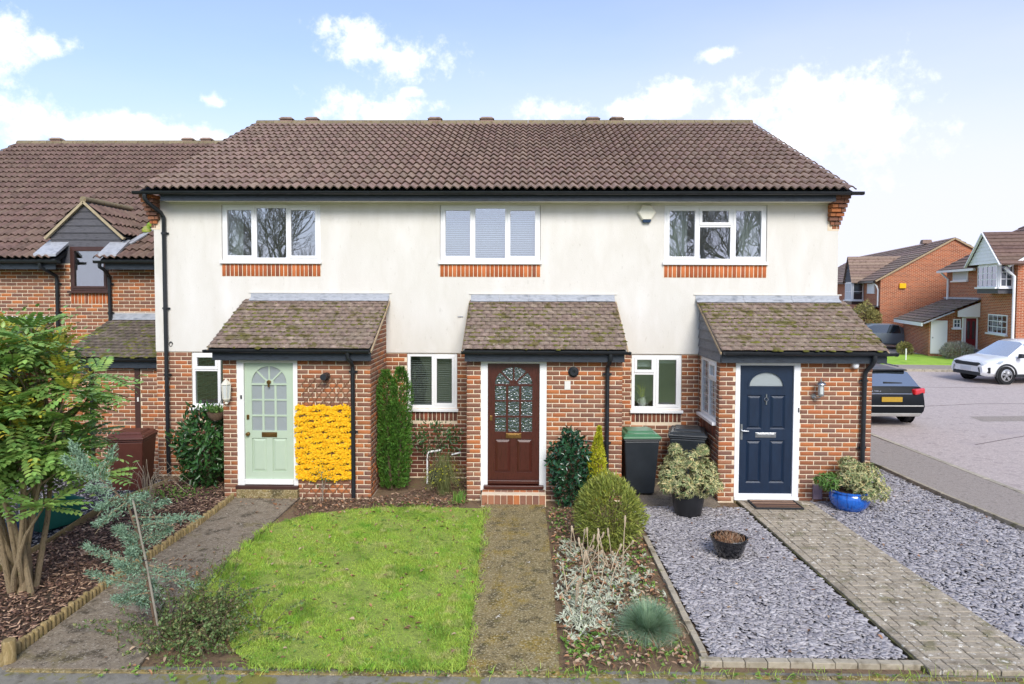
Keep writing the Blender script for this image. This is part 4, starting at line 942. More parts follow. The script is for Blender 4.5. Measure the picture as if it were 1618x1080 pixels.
# mulch bed
MU = [(-6.38, -1.9), (-6.1, -.1), (-4.93, -.1), (-4.93, -1.36), (-4.75, -1.5), (-4.80, -4.3), (-4.74, -6.3), (-6.9, -6.3), (-6.2, -4.4)]
sheet('bark_bed', MU, .01, 'soil')
def bark(name, poly, n, z, m='bark', l0=.03, l1=.09, **k):
    P = scatter(poly, n); th = rng.random(n)*6.283; L = l0+(l1-l0)*rng.random(n)**1.6; W = L*(.18+.2*rng.random(n)); T = .003+.005*rng.random(n)
    d = np.c_[np.cos(th), np.sin(th), rng.normal(size=n)*.22]; d = unit(d); s = unit(np.cross(d, np.array([0, 0, 1.]))+rng.normal(size=(n, 3))*.22); u = np.cross(s, d)
    C = np.c_[P, z+rng.random(n)*.035]; out = []
    for sx, sy, sz in ((-1,-1,-1),(1,-.7,-1),(1,.7,-1),(-1,1,-1),(-1,-.8,1),(1,-.6,1),(1,.5,1),(-1,.8,1)):
        out.append(C+d*(sx*L/2)[:, None]+s*(sy*W/2)[:, None]+u*(sz*T/2)[:, None])
    V = np.stack(out, 1).reshape(-1, 3); i = (np.arange(n)*8)[:, None]
    F = np.concatenate([i+np.array([f]) for f in ((3,2,1,0),(4,5,6,7),(0,1,5,4),(1,2,6,5),(2,3,7,6),(3,0,4,7))], 0)
    return obj_np(name, V, F, m, None, kind='stuff', **k)
bark('bark_chippings', MU, 11000, .018, label='brown bark chippings in the bed left of the sage door path', cat='bark mulch')
# gravel strip and edging board on the far left
LG = [(-9.5, -6.3), (-6.95, -6.3), (-6.28, -4.4), (-6.28, -3.6), (-6.5, -2.0), (-6.25, -.3), (-9.5, -.3)]
sheet('neighbour_path', LG, -.005, 'slate_base')
chips('gravel', [LG], [7000], .012, .026, .004, 'slate', label='grey gravel of the neighbouring garden at far left', cat='gravel')
eb = thing('edging_board', 'thin timber edging board between the bark bed and the grey gravel at left', 'edging', (-6.4, -3, 0), hold=True)
for (a, b) in (((-6.95, -6.3), (-6.25, -4.4)), ((-6.25, -4.38), (-6.28, -3.55)), ((-6.28, -3.53), (-6.47, -2.0)), ((-6.47, -1.98), (-6.2, -.6))):
    MB().bar((a[0], a[1], .03), (b[0], b[1], .03), .02, .12).build('board', 'timber_edge', eb)
# log-roll edging along the path
le = thing('log_edging', 'low log roll edging of short half round stakes beside the left path', 'edging', (-4.71, -3.9, 0), hold=True)
y = -1.42; i = 0
while y > -6.3:
    x = -4.70-.035*math.sin((y+1.4)*1.3); h = .085+.03*random.random(); r_ = .027+.005*random.random()
    prof = [(r_, -.05), (r_*1.02, h-.012), (r_*.85, h), (0, h+.003)]
    MB().lathe(prof, 9, (x+(random.random()-.5)*.012, y, 0)).build('stake', 'timber_edge', le, smooth=True); y -= r_*2+.003; i += 1
MB().lathe([(.055, -.05), (.057, .2), (.05, .215), (0, .218)], 14, (-4.66, -6.27, 0)).build('corner_post', 'timber_edge', le, smooth=True)
# block path: pavers laid end to end towards the street
bp = sheet('block_path', [(3.43, -1.33), (4.55, -1.33), (4.76, -6.2), (3.60, -6.2)], .022, 'joint_moss', th=.1)
pv = {}
def paver(x, y, w, l):
    key = (round(w, 3), round(l, 3))
    if key not in pv:
        t = MB(); e = .006; t.taper((e*.0, w, 0, l), (0, w, 0, l), -.03, .012); t.taper((0, w, 0, l), (e, w-e, e, l-e), .012, .018)
        me = bpy.data.meshes.new('paver'); me.from_pydata(t.v, [], t.f); me.materials.append(MATS['paver']); pv[key] = me
    sk = (-1.33-y)*.038
    M4 = Matrix.Translation((x+sk, y, .022+(random.random()-.5)*.005)) @ Matrix.Rotation(.038+(random.random()-.5)*.012, 4, 'Z') @ Matrix.Rotation((random.random()-.5)*.02, 4, 'X')
    inst('paver', pv[key], M4, bp)
row = 0; y = -1.34-.205
while y > -6.3:
    paver(3.44, y, .098, .197)
    x = 3.546; n = 9; w = .1045
    if row % 2 == 0:
        for c in range(5): paver(x+c*.209, y, .2, .096); paver(x+c*.209-(0 if c else 0), y+.1025, .2, .096)
    else:
        for c in range(5):
            if c == 0: paver(x, y, .0965, .096); paver(x, y+.1025, .0965, .096)
            paver(x+.1045+c*.209, y, .2 if c < 4 else .096, .096); paver(x+.1045+c*.209, y+.1025, .2 if c < 4 else .096, .096)
    y -= .205; row += 1
# concrete block edging of the slate bed
ke = bpy.data.objects.new('slate_bed_edging', None); COL.objects.link(ke); props(ke, kind='structure')
y = -2.95
while y > -6.0: MB().box(1.65+random.random()*.008, 1.72, y-.196, y, -.05, .022+random.random()*.012).build('edging_block', 'concrete_edge', ke, bevel=.006); y -= .202
x = 1.62
while x < 3.5:
    z = .03+random.random()*.008; MB().box(x, x+.197, -6.16+random.random()*.006, -6.075, -.06, z).build('edging_block', 'concrete_edge', ke, bevel=.006); x += .203
x = 4.72
while x < 7.3: MB().box(x, x+.9, -6.17, -6.10, -.06, .03).build('edging_block', 'concrete_edge', ke, bevel=.005); x += .91
k3 = bpy.data.objects.new('garden_edging', None); COL.objects.link(k3); props(k3, kind='structure')
pts = [(6.84, .78), (6.87, -.1), (6.93, -1.0), (7.03, -1.9), (7.13, -2.8), (7.22, -3.7), (7.30, -4.6), (7.37, -5.5), (7.40, -6.1)]
for a, b in zip(pts, pts[1:]): MB().bar((a[0], a[1]-.006, .02), (b[0], b[1]+.006, .02), .06, .12).build('edging_block', 'concrete_edge', k3, bevel=.006)
k4 = bpy.data.objects.new('front_edging', None); COL.objects.link(k4); props(k4, kind='structure')
x = -4.6
while x < 4.6: MB().box(x, x+.905, -6.40+.014*(x+4.6)*.5, -6.35+.014*(x+4.6)*.5, -.06, -.002+random.random()*.008).build('edging_block', 'concrete', k4, bevel=.005); x += .915
# door mat is laid by the navy door (see below)
# ================================================================== brick neighbour on the left
N = thing('brick_house', 'brick house at far left with a dark clad dormer and brown window', 'house', (-10.5, 1.8, 0), hold=True)
BN = Bricks(); YN = 1.8
nw = MB().box(-15, -9.44, YN+.007, YN+.25, -.3, 3.92).box(-8.63, -6.69, YN+.007, YN+.25, -.3, 3.92).box(-9.44, -8.63, YN+.007, YN+.25, -.3, 3.33).build('brick_wall', 'mortar', N)
BN.wall(-11.6, -6.69, 2.4, 3.92, '-y', YN, [(-9.44, -8.63, 3.08, 5)], 0, nw); BN.wall(-11.6, -6.69, -.2, 2.4, '-y', YN, [], 2, nw)
BN.soldiers(-9.44, -8.63, 3.085, .215, YN, -1, nw, 'brick_orange')
NS = (7.69-3.99)/(7.8-1.38); NA = math.atan(NS); NUP = (0, math.cos(NA), math.sin(NA)); NNM = (0, -math.sin(NA), math.cos(NA))
nr = MB()
for (xa, xb, ya) in ((-14.9, -9.5, 1.44), (-9.5, -8.57, 2.15), (-8.57, -6.69, 1.44)):
    nr.prism([(ya, 3.99+(ya-1.38)*NS-.035), (7.8, 7.655), (7.8, 7.5), (ya, 3.99+(ya-1.38)*NS-.12)], 'x', xa, xb)
nr.prism([(7.8, 7.655), (14, 4.2), (14, 4.0), (7.8, 7.5)], 'x', -14.9, -6.69)
nr = nr.build('roof', 'trim_dark', N)
mats = []
for r_ in range(21):
    for c in range(-1, 28):
        x = -14.9+c*TW
        if x < -14.91 or x > -6.95: continue
        y = 1.38+NUP[1]*r_*TG
        if -9.62 < x+TW/2 < -8.55 and r_ < 3: continue
        p = Vector((x, 1.38, 3.99))+Vector(NUP)*(r_*TG)+Vector(NNM)*(-.012+random.random()*.004); a = (random.random()-.5)*.012
        mats.append((r_, basis(Vector((1, 0, 0))+Vector(NNM)*a, NUP, NNM, p)))
vis = sorted(mats, key=lambda t: (t[1].translation.x < -12.5-t[0]*.1, t[0]))
for r_, M4 in vis[:300]: inst('roof_tile', PAN['roof_tile_red'], M4, nr)
V, F = join_mats(PV, PF, [m for _, m in vis[300:]]); o = obj_np('roof_tiling', V, F, 'roof_tile_red', nr, True, kind='stuff'); o.data.set_sharp_from_angle(angle=R(45))
x = -14.9
while x < -6.75:
    MB().prism([(7.78+.125*math.cos(q), 7.63+.125*math.sin(q)) for q in np.linspace(R(200), R(-20), 9)], 'x', x+.004, x+.446).build('ridge_tile', 'ridge_tile', nr, smooth=True, fix=True); x += .45
for vx in (-13.75, -9.85, -9.3):
    MB().taper((vx-.16, vx+.16, 7.68, 7.9), (vx-.15, vx+.15, 7.69, 7.89), 7.68, 7.76).taper((vx-.19, vx+.19, 7.65, 7.93), (vx-.12, vx+.12, 7.7, 7.86), 7.76, 7.82).build('ridge_vent', 'roof_tile', nr)
# dormer
dm = thing('tmp', '', ''); bpy.data.objects.remove(dm)
DX0, DX1, DXC, DZE, DZA = -9.86, -8.33, -9.10, 4.50, 5.20
dorm = MB().prism([(DX0+.03, 4.28), (DX1-.03, 4.28), (DX1-.03, DZE), (DXC, DZA-.03), (DX0+.03, DZE)], 'y', YN+.03, YN+.1)
dorm.box(DX0+.04, DX0+.1, YN+.1, 3.6, 4.05, DZE).box(DX1-.1, DX1-.04, YN+.1, 3.6, 4.05, DZE)
dorm = dorm.build('dormer', 'cladding_dark', N)
z = 4.27; k = 0
while z < DZA-.08:
    zt_ = min(z+.155, DZA-.03); hw = lambda q: (DX1-DX0)/2-.03 if q <= DZE else max(.015, ((DX1-DX0)/2-.03)*(DZA-.03-q)/(DZA-.03-DZE))
    a, b = hw(z), hw(zt_)
    if a == b or z >= DZE: poly = [(DXC-a, z), (DXC+a, z), (DXC+b, zt_), (DXC-b, zt_)]
    else: poly = [(DXC-a, z), (DXC+a, z), (DXC+a, DZE), (DXC+b, zt_), (DXC-b, zt_), (DXC-a, DZE)]
    n = len(poly); yb = [YN+.002 if p[1] < z+.03 else YN+.022 for p in poly]
    MB().add([(p[0], y, p[1]) for p, y in zip(poly, yb)]+[(p[0], YN+.029, p[1]) for p in poly], [tuple(range(n)), tuple(reversed(range(n, 2*n)))]+[(i, n+i, n+(i+1) % n, (i+1) % n) for i in range(n)]).build('board', 'cladding_dark', dorm, fix=True)
    z += .145; k += 1
for sgn in (-1, 1):
    xe = DX0-.06 if sgn < 0 else DX1+.06; s = (DZA-DZE)/((DX1-DX0)/2); ze = DZE-.06*s+.03
    dn = Vector((-sgn*(DZA-DZE)/1, 0, (DX1-DX0)/2)).normalized(); dn = Vector((sgn*s, 0, 1)).normalized(); up_ = Vector((-sgn, 0, s)).normalized()
    sl_ = math.hypot(DXC-xe, DZA+.03-ze)
    ln = 1.15+.0; 
    slab = MB().add([(xe, YN-.05, ze), (DXC, YN-.05, DZA+.03), (DXC, 3.75, DZA+.03), (xe, 2.75, ze), (xe, YN-.05, ze-.03), (DXC, YN-.05, DZA), (DXC, 3.75, DZA), (xe, 2.75, ze-.03)], [(0,1,2,3),(7,6,5,4),(0,4,5,1),(1,5,6,2),(2,6,7,3),(3,7,4,0)]).build('dormer_roof', 'trim_dark', N, fix=True)
    rows = int(sl_/.31)+1
    for r_ in range(3):
        for c in range(7):
            yy = YN-.06+c*TW; lim = 2.75+(3.75-2.75)*(r_*.31/sl_)
            if yy > lim: continue
            ax = (0, 1, 0) if sgn < 0 else (0, -1, 0); p = Vector((xe, yy if sgn < 0 else yy+TW, ze))+up_*(r_*.31)+dn*(.004)
            if sgn < 0: M4 = basis((0, -1, 0), up_, dn, p+Vector((0, TW, 0)), 1, .86, 1)
            else: M4 = basis((0, 1, 0), up_, dn, p-Vector((0, TW, 0)), 1, .86, 1)
            inst('roof_tile', PAN['roof_tile_red'], M4, slab)
    MB().bar((xe, YN-.035, ze-.045), (DXC, YN-.035, DZA-.012), .05, .07, up=(0, 1, 0)).build('barge_board', 'barge', slab)
MB().tube([(DXC, YN-.06, DZA+.035), (DXC, 3.8, DZA+.035)], .07, 10).build('dormer_ridge', 'ridge_tile', N, smooth=True)
window(N, -9.435, -8.635, 3.36, 4.27, [(1, [(0, 1, True)])], c=YN-.005, fm='brown_frame', sill=True, gl='window_glass_green')
MB().box(-10.2, -8.0, 2.9, 2.95, 2.9, 4.6).box(-9.6, -9.5, YN+.03, 2.9, 3.2, 4.5).box(-8.57, -8.47, YN+.03, 2.9, 3.2, 4.5).build('interior', 'room', N)
MB().box(-9.86, -9.445, YN+.01, YN+.2, 3.921, 4.29).box(-8.625, -8.33, YN+.01, YN+.2, 3.921, 4.29).build('cheek', 'cladding_dark', N)
for (xa, xb) in ((-9.92, -9.46), (-8.60, -8.22)):
    MB().add([(xa, 1.40, 4.10), (xb, 1.40, 4.10), (xb, 1.9, 4.42), (xa, 1.9, 4.42), (xa, 1.40, 4.05), (xb, 1.40, 4.05), (xb, 1.9, 4.36), (xa, 1.9, 4.36)], [(0,1,2,3),(0,4,5,1),(1,5,6,2),(3,7,4,0)]).build('lead_flashing', 'lead', N)
MB().bar((-8.22, 1.85, 4.34), (-7.92, 3.0, 4.98), .12, .03, up=NNM).build('valley_lead', 'lead', N)
mo = MB(); mo.lathe([(.09, 0), (.10, .05), (.05, .12), (0, .14)], 10, (-8.12, 2.35, 4.62)); mo.lathe([(.07, 0), (.08, .05), (.03, .1), (0, .11)], 9, (-8.15, 2.55, 4.75)); mo.build('moss', 'grass', N, smooth=True, kind='stuff')
for (xa, xb, ga, gb) in ((-15, -9.52, -15, -9.40), (-8.50, -6.70, -8.68, -6.70)):
    MB().box(xa, xb, 1.475, 1.497, 3.79, 3.945).box(xa, xb, 1.497, YN, 3.80, 3.81).build('fascia_board', 'fascia', N)
    g = MB(); half_round(g, 'x', ga, gb, 1.41, 3.965, .056); g.box(ga, ga+.004, 1.36, 1.46, 3.915, 3.965).box(gb-.004, gb, 1.36, 1.46, 3.915, 3.965); g.build('gutter', 'black_plastic', N, smooth=True)
for (xp, zb_) in ((-9.68, .3), (-8.58, 2.72)):
    xg = xp+(-.12 if xp < -9 else 0)
    downpipe(N, [(xg, 1.42, 3.92), (xg, 1.42, 3.84), (xg+.05, 1.5, 3.78), (xp, 1.72, 3.66), (xp, 1.74, 3.58), (xp, 1.74, zb_)], .036, [(xp, 1.74, 3.5), (xp, 1.74, 2.9)])
# porches of the neighbour
def nb_porch(xa, xb, ye, ze, yt, zt, wa, wb, rows):
    porch_roof(N, xa, xb, ye, ze, yt, zt, m='plain_tile_dark', mossy=160 if xa > -9 else 40)
    sl_ = math.hypot(yt-ye, zt-ze); flashing(N, xa, xb, YN-.008, zt+.005, zt+.14, (0, (yt-ye)/sl_, (zt-ze)/sl_), .05, 0)
    MB().box(xa+.04, xb-.02, ye+.08, ye+.10, ze-.21, ze-.04).box(xa+.04, xb-.02, ye+.1, ye+.2, ze-.2, ze-.19).build('porch_fascia', 'fascia', N)
    g = MB(); half_round(g, 'x', xa-.05, xb, ye+.03, ze-.03, .05); g.build('gutter', 'black_plastic', N, smooth=True)
    o = MB().box(wa, wb, ye+.207, ye+.32, -.35, ze-.2).box(wa, wa+.1, ye+.32, YN, -.35, ze-.2).build('porch_wall', 'mortar', N)
    BN.wall(wa, wb, -.3, ze-.2, '-y', ye+.2, [(-7.33, -7.22, 0, 9)], 1, o); BN.wall(ye+.2, YN, -.3, ze-.2, '-x', wa, [], 3, o)
nb_porch(-8.62, -6.70, .22, 2.13, YN-.01, 2.76, -8.3, -6.70, 12)
nb_porch(-13.2, -9.80, .22, 2.13, YN-.01, 2.68, -13, -10.0, 12)
MB().box(-7.325, -7.225, .40, .47, -.2, 1.92).build('door_post', 'brown_frame', N, bevel=.01)
MB().box(-7.27, -7.24, .385, .399, 1.28, 1.36).build('doorbell', 'paper', N)
downpipe(N, [(-8.12, .25, 2.08), (-8.12, .30, 2.0), (-8.12, .365, 1.9), (-8.12, .365, -.1)], .034, [(-8.12, .365, .75)])
BN.finish(300)

# ================================================================== far houses across the road
def local(o, ang): o.rotation_euler = (0, 0, ang); return o
FA = -R(13.5)                # both far blocks are turned the same way
# block with the brick gable (A); local x along the gable to the right, local y back along the ridge
A = thing('far_house', 'distant brick terrace with a large plain gable end and navy clad bay', 'house', (26.0, 29.6, 0), FA)
MB().prism([(-4.0, 0), (4.0, 0), (4.0, 4.25), (0, 6.6), (-4.0, 4.25)], 'y', 0, 25).build('wall', 'far_brick', A)
def far_roof(par, name, pts, m, courses, parent_dir=None):
    """sloping slab given as eave-left, eave-right, top-right, top-left, with real course steps"""
    e0, e1, t1, t0 = [Vector(p) for p in pts]; V = []; F = []; nrm = (e1-e0).cross(t0-e0).normalized()
    for k in range(courses):
        a, b = k/courses, (k+1)/courses; q = [e0.lerp(t0, a), e1.lerp(t1, a), e1.lerp(t1, b), e0.lerp(t0, b)]; n = len(V)
        V += [q[0]+nrm*.055, q[1]+nrm*.055, q[2]+nrm*.02, q[3]+nrm*.02, q[0]-nrm*.02, q[1]-nrm*.02]; F += [(n, n+1, n+2, n+3), (n+4, n+5, n+1, n)]
    mb = MB(); mb.v = [tuple(v) for v in V]; mb.f = F; return mb.build(name, m, par)
far_roof(A, 'roof', [(-4.35, 25, 4.05), (-4.35, -.05, 4.05), (0, -.05, 6.66), (0, 25, 6.66)], 'roof_tile', 15)
far_roof(A, 'roof', [(4.35, -.05, 4.05), (4.35, 25, 4.05), (0, 25, 6.66), (0, -.05, 6.66)], 'roof_tile', 15)
for s in (-1, 1): MB().bar((s*4.3, -.06, 4.03), (0, -.06, 6.62), .10, .10, up=(0, 1, 0)).build('verge', 'mortar_fillet', A)
MB().taper((-.5, .1, 4.2, 4.8), (-.45, .05, 4.25, 4.75), 6.6, 6.85).build('ridge_vent', 'roof_tile', A)
MB().box(-4.43, -4.32, 0, 25, 3.93, 4.05).build('gutter', 'black_plastic', A)
MB().box(-2.95, -2.6, -.12, -.005, 3.6, 3.9).build('alarm_box', 'petal', A)
def far_window(par, face, u0, u1, z0, z1, c, nx, nz, dark='far_glass', name='window', split=None):
    """white casement with glazing bars"""
    f = MB(); w = .05
    def b(u0_, u1_, d0, d1, z0_, z1_):
        if face == '-y': f.box(u0_, u1_, c+d0, c+d1, z0_, z1_)
        else: f.box(c+d0, c+d1, u0_, u1_, z0_, z1_)
    b(u0, u1, -.03, .02, z0, z0+w); b(u0, u1, -.03, .02, z1-w, z1); b(u0, u0+w, -.03, .02, z0+w, z1-w); b(u1-w, u1, -.03, .02, z0+w, z1-w)
    for i in range(1, nx): u = u0+w+(u1-u0-2*w)*i/nx; b(u-.016, u+.016, -.028, .01, z0+w, z1-w)
    for j in range(1, nz): z = z0+w+(z1-z0-2*w)*j/nz; b(u0+w, u1-w, -.026, .008, z-.016, z+.016)
    o = f.build(name, 'upvc', par); g = MB()
    if face == '-y': g.box(u0+.02, u1-.02, c-.012, c-.002, z0+.02, z1-.02)
    else: g.box(c-.012, c-.002, u0+.02, u1-.02, z0+.02, z1-.02)
    g.build('pane', dark, o)
    s = MB(); 
    if face == '-y': s.box(u0-.08, u1+.08, c-.12, c+.0, z0-.08, z0-.002)
    else: s.box(c-.12, c, u0-.08, u1+.08, z0-.08, z0-.002)
    s.build('sill', 'upvc', o); return o
# bay on A's left side: faces local -x
def bay_side(par, yc, w, z0, z1, zap, m_clad, panel):
    x = -4.0; o = MB().box(x-.75, x, yc-w/2, yc+w/2, z0-.25, z0).build('bay_base', 'brown_frame', par)
    MB().box(x-.70, x, yc-w/2+.05, yc+w/2-.05, z0, z1).build('bay_wall', 'upvc', par)
    g = MB().prism([(yc-w/2-.1, z1), (yc+w/2+.1, z1), (yc, zap)], 'x', x-.72, x-.6).build('bay_gable', m_clad, par)
    k = 0; z = z1
    while z < zap-.15:
        h = (w/2+.1)*(zap-z)/(zap-z1); h2 = (w/2+.1)*(zap-min(z+.19, zap))/(zap-z1)
        MB().add([(x-.75, yc+h, z), (x-.75, yc-h, z), (x-.725, yc-h2, z+.19), (x-.725, yc+h2, z+.19)], [(0, 1, 2, 3)]).build('board', m_clad, g); z += .19
    for s in (-1, 1):
        p = [(x-.85, yc+s*(w/2+.25), z1-.1), (x+1.9, yc+s*(w/2+.25), z1-.1), (x+3.3, yc, zap+.05), (x-.85, yc, zap+.05)]
        far_roof(par, 'bay_roof', p if s < 0 else [p[1], p[0], p[3], p[2]], 'roof_tile', 9)
    far_window(par, '-x', yc-w/2+.1, yc+w/2-.1, z0+.05, z1-.08, x-.73, 2, 2, 'plate_white')
    far_window(par, '-y', x-.68, x-.05, z0+.05, z1-.08, yc-w/2+.03, 1, 2)
bay_side(A, 5.2, 2.2, 2.75, 4.05, 5.75, 'cladding_dark', 'plate_white')
MB().box(-4.07, -3.98, 1.2, 3.0, 3.25, 3.9).build('window', 'upvc', A)
MB().tube([(-4.3, .5, 3.95), (-4.15, .3, 3.75), (-4.07, .25, 3.5), (-4.07, .25, 2.4)], .05, 8).build('downpipe', 'upvc', A, smooth=True)
far_roof(A, 'lean_to_roof', [(-6.2, 4.0, 1.5), (-6.2, .0, 1.5), (-3.95, .0, 2.5), (-3.95, 4.0, 2.5)], 'plain_tile_dark', 8)
MB().box(-5.9, -3.95, .2, 3.8, 0, 1.6).build('lean_to', 'far_brick', A)
# block A2 beyond: a sliver of roof left of A
C2 = thing('far_house', 'distant house showing only a strip of roof behind the navy clad bay', 'house', (28.5, 57, 0), FA)
MB().prism([(-5, 0), (5, 0), (5, 4.4), (0, 7.2), (-5, 4.4)], 'y', 0, 16).build('wall', 'far_brick', C2)
far_roof(C2, 'roof', [(-5.3, 16, 4.2), (-5.3, -.1, 4.2), (0, -.1, 7.25), (0, 16, 7.25)], 'roof_tile', 12)
far_roof(C2, 'roof', [(5.3, -.1, 4.2), (5.3, 16, 4.2), (0, 16, 7.25), (0, -.1, 7.25)], 'roof_tile', 12)
# house with the white bay (Bh): same type and direction as A but nearer; its front faces left, its gable end faces us
Bh = thing('far_house', 'distant brick house with a white gabled bay and dark red door', 'house', (22.1, 18.74, 0), FA)
MB().prism([(0, 0), (9, 0), (9, 4.75), (4.5, 7.4), (0, 4.75)], 'y', 0, 8.7).build('wall', 'far_brick', Bh)
far_roof(Bh, 'roof', [(-.4, 8.85, 4.58), (-.4, -.12, 4.58), (4.5, -.12, 7.47), (4.5, 8.85, 7.47)], 'roof_tile_red', 15)
far_roof(Bh, 'roof', [(9.4, -.12, 4.58), (9.4, 8.85, 4.58), (4.5, 8.85, 7.47), (4.5, -.12, 7.47)], 'roof_tile_red', 15)
MB().bar((-.42, -.15, 4.55), (4.5, -.15, 7.42), .10, .16, up=(0, 1, 0)).build('barge_board', 'upvc', Bh)
MB().box(-.50, -.38, 3.6, 8.85, 4.46, 4.58).build('gutter', 'upvc', Bh)
# bay: projects from the front (towards local -x)
MB().box(-.62, 0, .36, 2.7, 3.32, 3.56).build('bay_base', 'cladding_dark', Bh)
MB().box(-.60, 0, .40, 2.66, 3.56, 4.72).build('bay_wall', 'upvc', Bh)
far_window(Bh, '-x', .46, 2.6, 3.62, 4.62, -.625, 4, 3); far_window(Bh, '-y', -.55, -.05, 3.62, 4.66, .385, 2, 3)
gb = MB().prism([(-.25, 4.70), (3.45, 4.70), (1.6, 6.12)], 'x', -.74, -.66).build('bay_gable', 'upvc', Bh); z = 4.70
while z < 6.0:
    h = 1.85*(6.12-z)/1.42; h2 = 1.85*max(0, 6.12-z-.16)/1.42
    MB().add([(-.765, 1.6+h, z), (-.765, 1.6-h, z), (-.745, 1.6-h2, z+.16), (-.745, 1.6+h2, z+.16)], [(0, 1, 2, 3)]).build('board', 'upvc', gb); z += .16
for sg in (-1, 1):
    p = [(-.85, 1.6+sg*2.0, 4.62), (.15, 1.6+sg*2.0, 4.62), (2.7, 1.6, 6.2), (-.85, 1.6, 6.2)]
    far_roof(Bh, 'bay_roof', p if sg < 0 else [p[1], p[0], p[3], p[2]], 'roof_tile_red', 9)
    MB().bar((-.86, 1.6+sg*2.0, 4.60), (-.86, 1.6, 6.17), .06, .10, up=(1, 0, 0)).build('barge_board', 'upvc', Bh)
far_window(Bh, '-x', 5.6, 7.7, 4.0, 4.56, -.01, 1, 1, 'plate_white'); far_window(Bh, '-x', .85, 2.9, 1.42, 2.32, -.01, 4, 3)
MB().tube([(-.45, .12, 4.5), (-.3, .1, 4.3), (-.1, .08, 4.1), (-.1, .08, .1)], .06, 8).build('downpipe', 'upvc', Bh, smooth=True)
MB().tube([(-.45, 8.3, 4.5), (-.3, 8.25, 4.3), (-.1, 8.2, 4.1), (-.1, 8.2, 2.9)], .06, 8).build('downpipe', 'upvc', Bh, smooth=True)
# lean-to store and porch along the front, its end wall with both doors faces us
MB().box(-2.2, -.002, 4.2, 8.6, 0, 1.95).prism([(-2.2, 1.95), (-.002, 1.95), (-.002, 2.85)], 'y', 4.2, 8.6).build('store_wall', 'far_brick', Bh)
far_roof(Bh, 'store_roof', [(-2.65, 8.8, 1.80), (-2.65, 3.85, 1.80), (-.01, 3.85, 2.98), (-.01, 8.8, 2.98)], 'plain_tile', 10)
MB().box(-2.66, -2.6, 3.86, 8.8, 1.62, 1.80).build('store_fascia', 'upvc', Bh); MB().bar((-2.6, 3.84, 1.76), (-1.2, 3.84, 2.39), .06, .12, up=(0, 1, 0)).build('verge', 'lead', Bh)
MB().prism([(-1.0, 2.12), (-.01, 2.12), (-.01, 2.86), (-1.0, 2.42)], 'y', 3.92, 3.98).build('gable_board', 'upvc', Bh)
MB().bar((-.02, 8.75, 3.05), (-.02, 3.9, 3.05), .2, .1).build('lead_flashing', 'lead', Bh)
dd = MB().box(-2.14, -1.38, 4.13, 4.19, .2, 1.92).build('store_door', 'upvc', Bh, bevel=.01); MB().box(-2.08, -2.03, 4.1, 4.13, 1.0, 1.06).build('handle', 'steel', dd)
far_window(Bh, '-y', -1.12, -.78, 1.55, 2.0, 4.18, 2, 2)
MB().tube([(-.72, 4.05, 2.1), (-.7, 4.1, 1.9), (-.7, 4.12, .1)], .05, 8).build('downpipe', 'upvc', Bh, smooth=True)
dd = MB().box(-.56, -.10, 4.13, 4.19, .25, 2.05).build('front_door', 'door_red', Bh); MB().box(-.50, -.38, 4.122, 4.129, 1.0, 1.9).build('pane', 'far_glass', dd); MB().box(-.28, -.16, 4.122, 4.129, 1.0, 1.9).build('pane', 'far_glass', dd)
MB().box(-.64, -.56, 4.11, 4.195, .1, 2.12).box(-.10, -.02, 4.11, 4.195, .1, 2.12).box(-.56, -.10, 4.11, 4.195, 2.05, 2.12).build('door_frame', 'upvc', Bh)

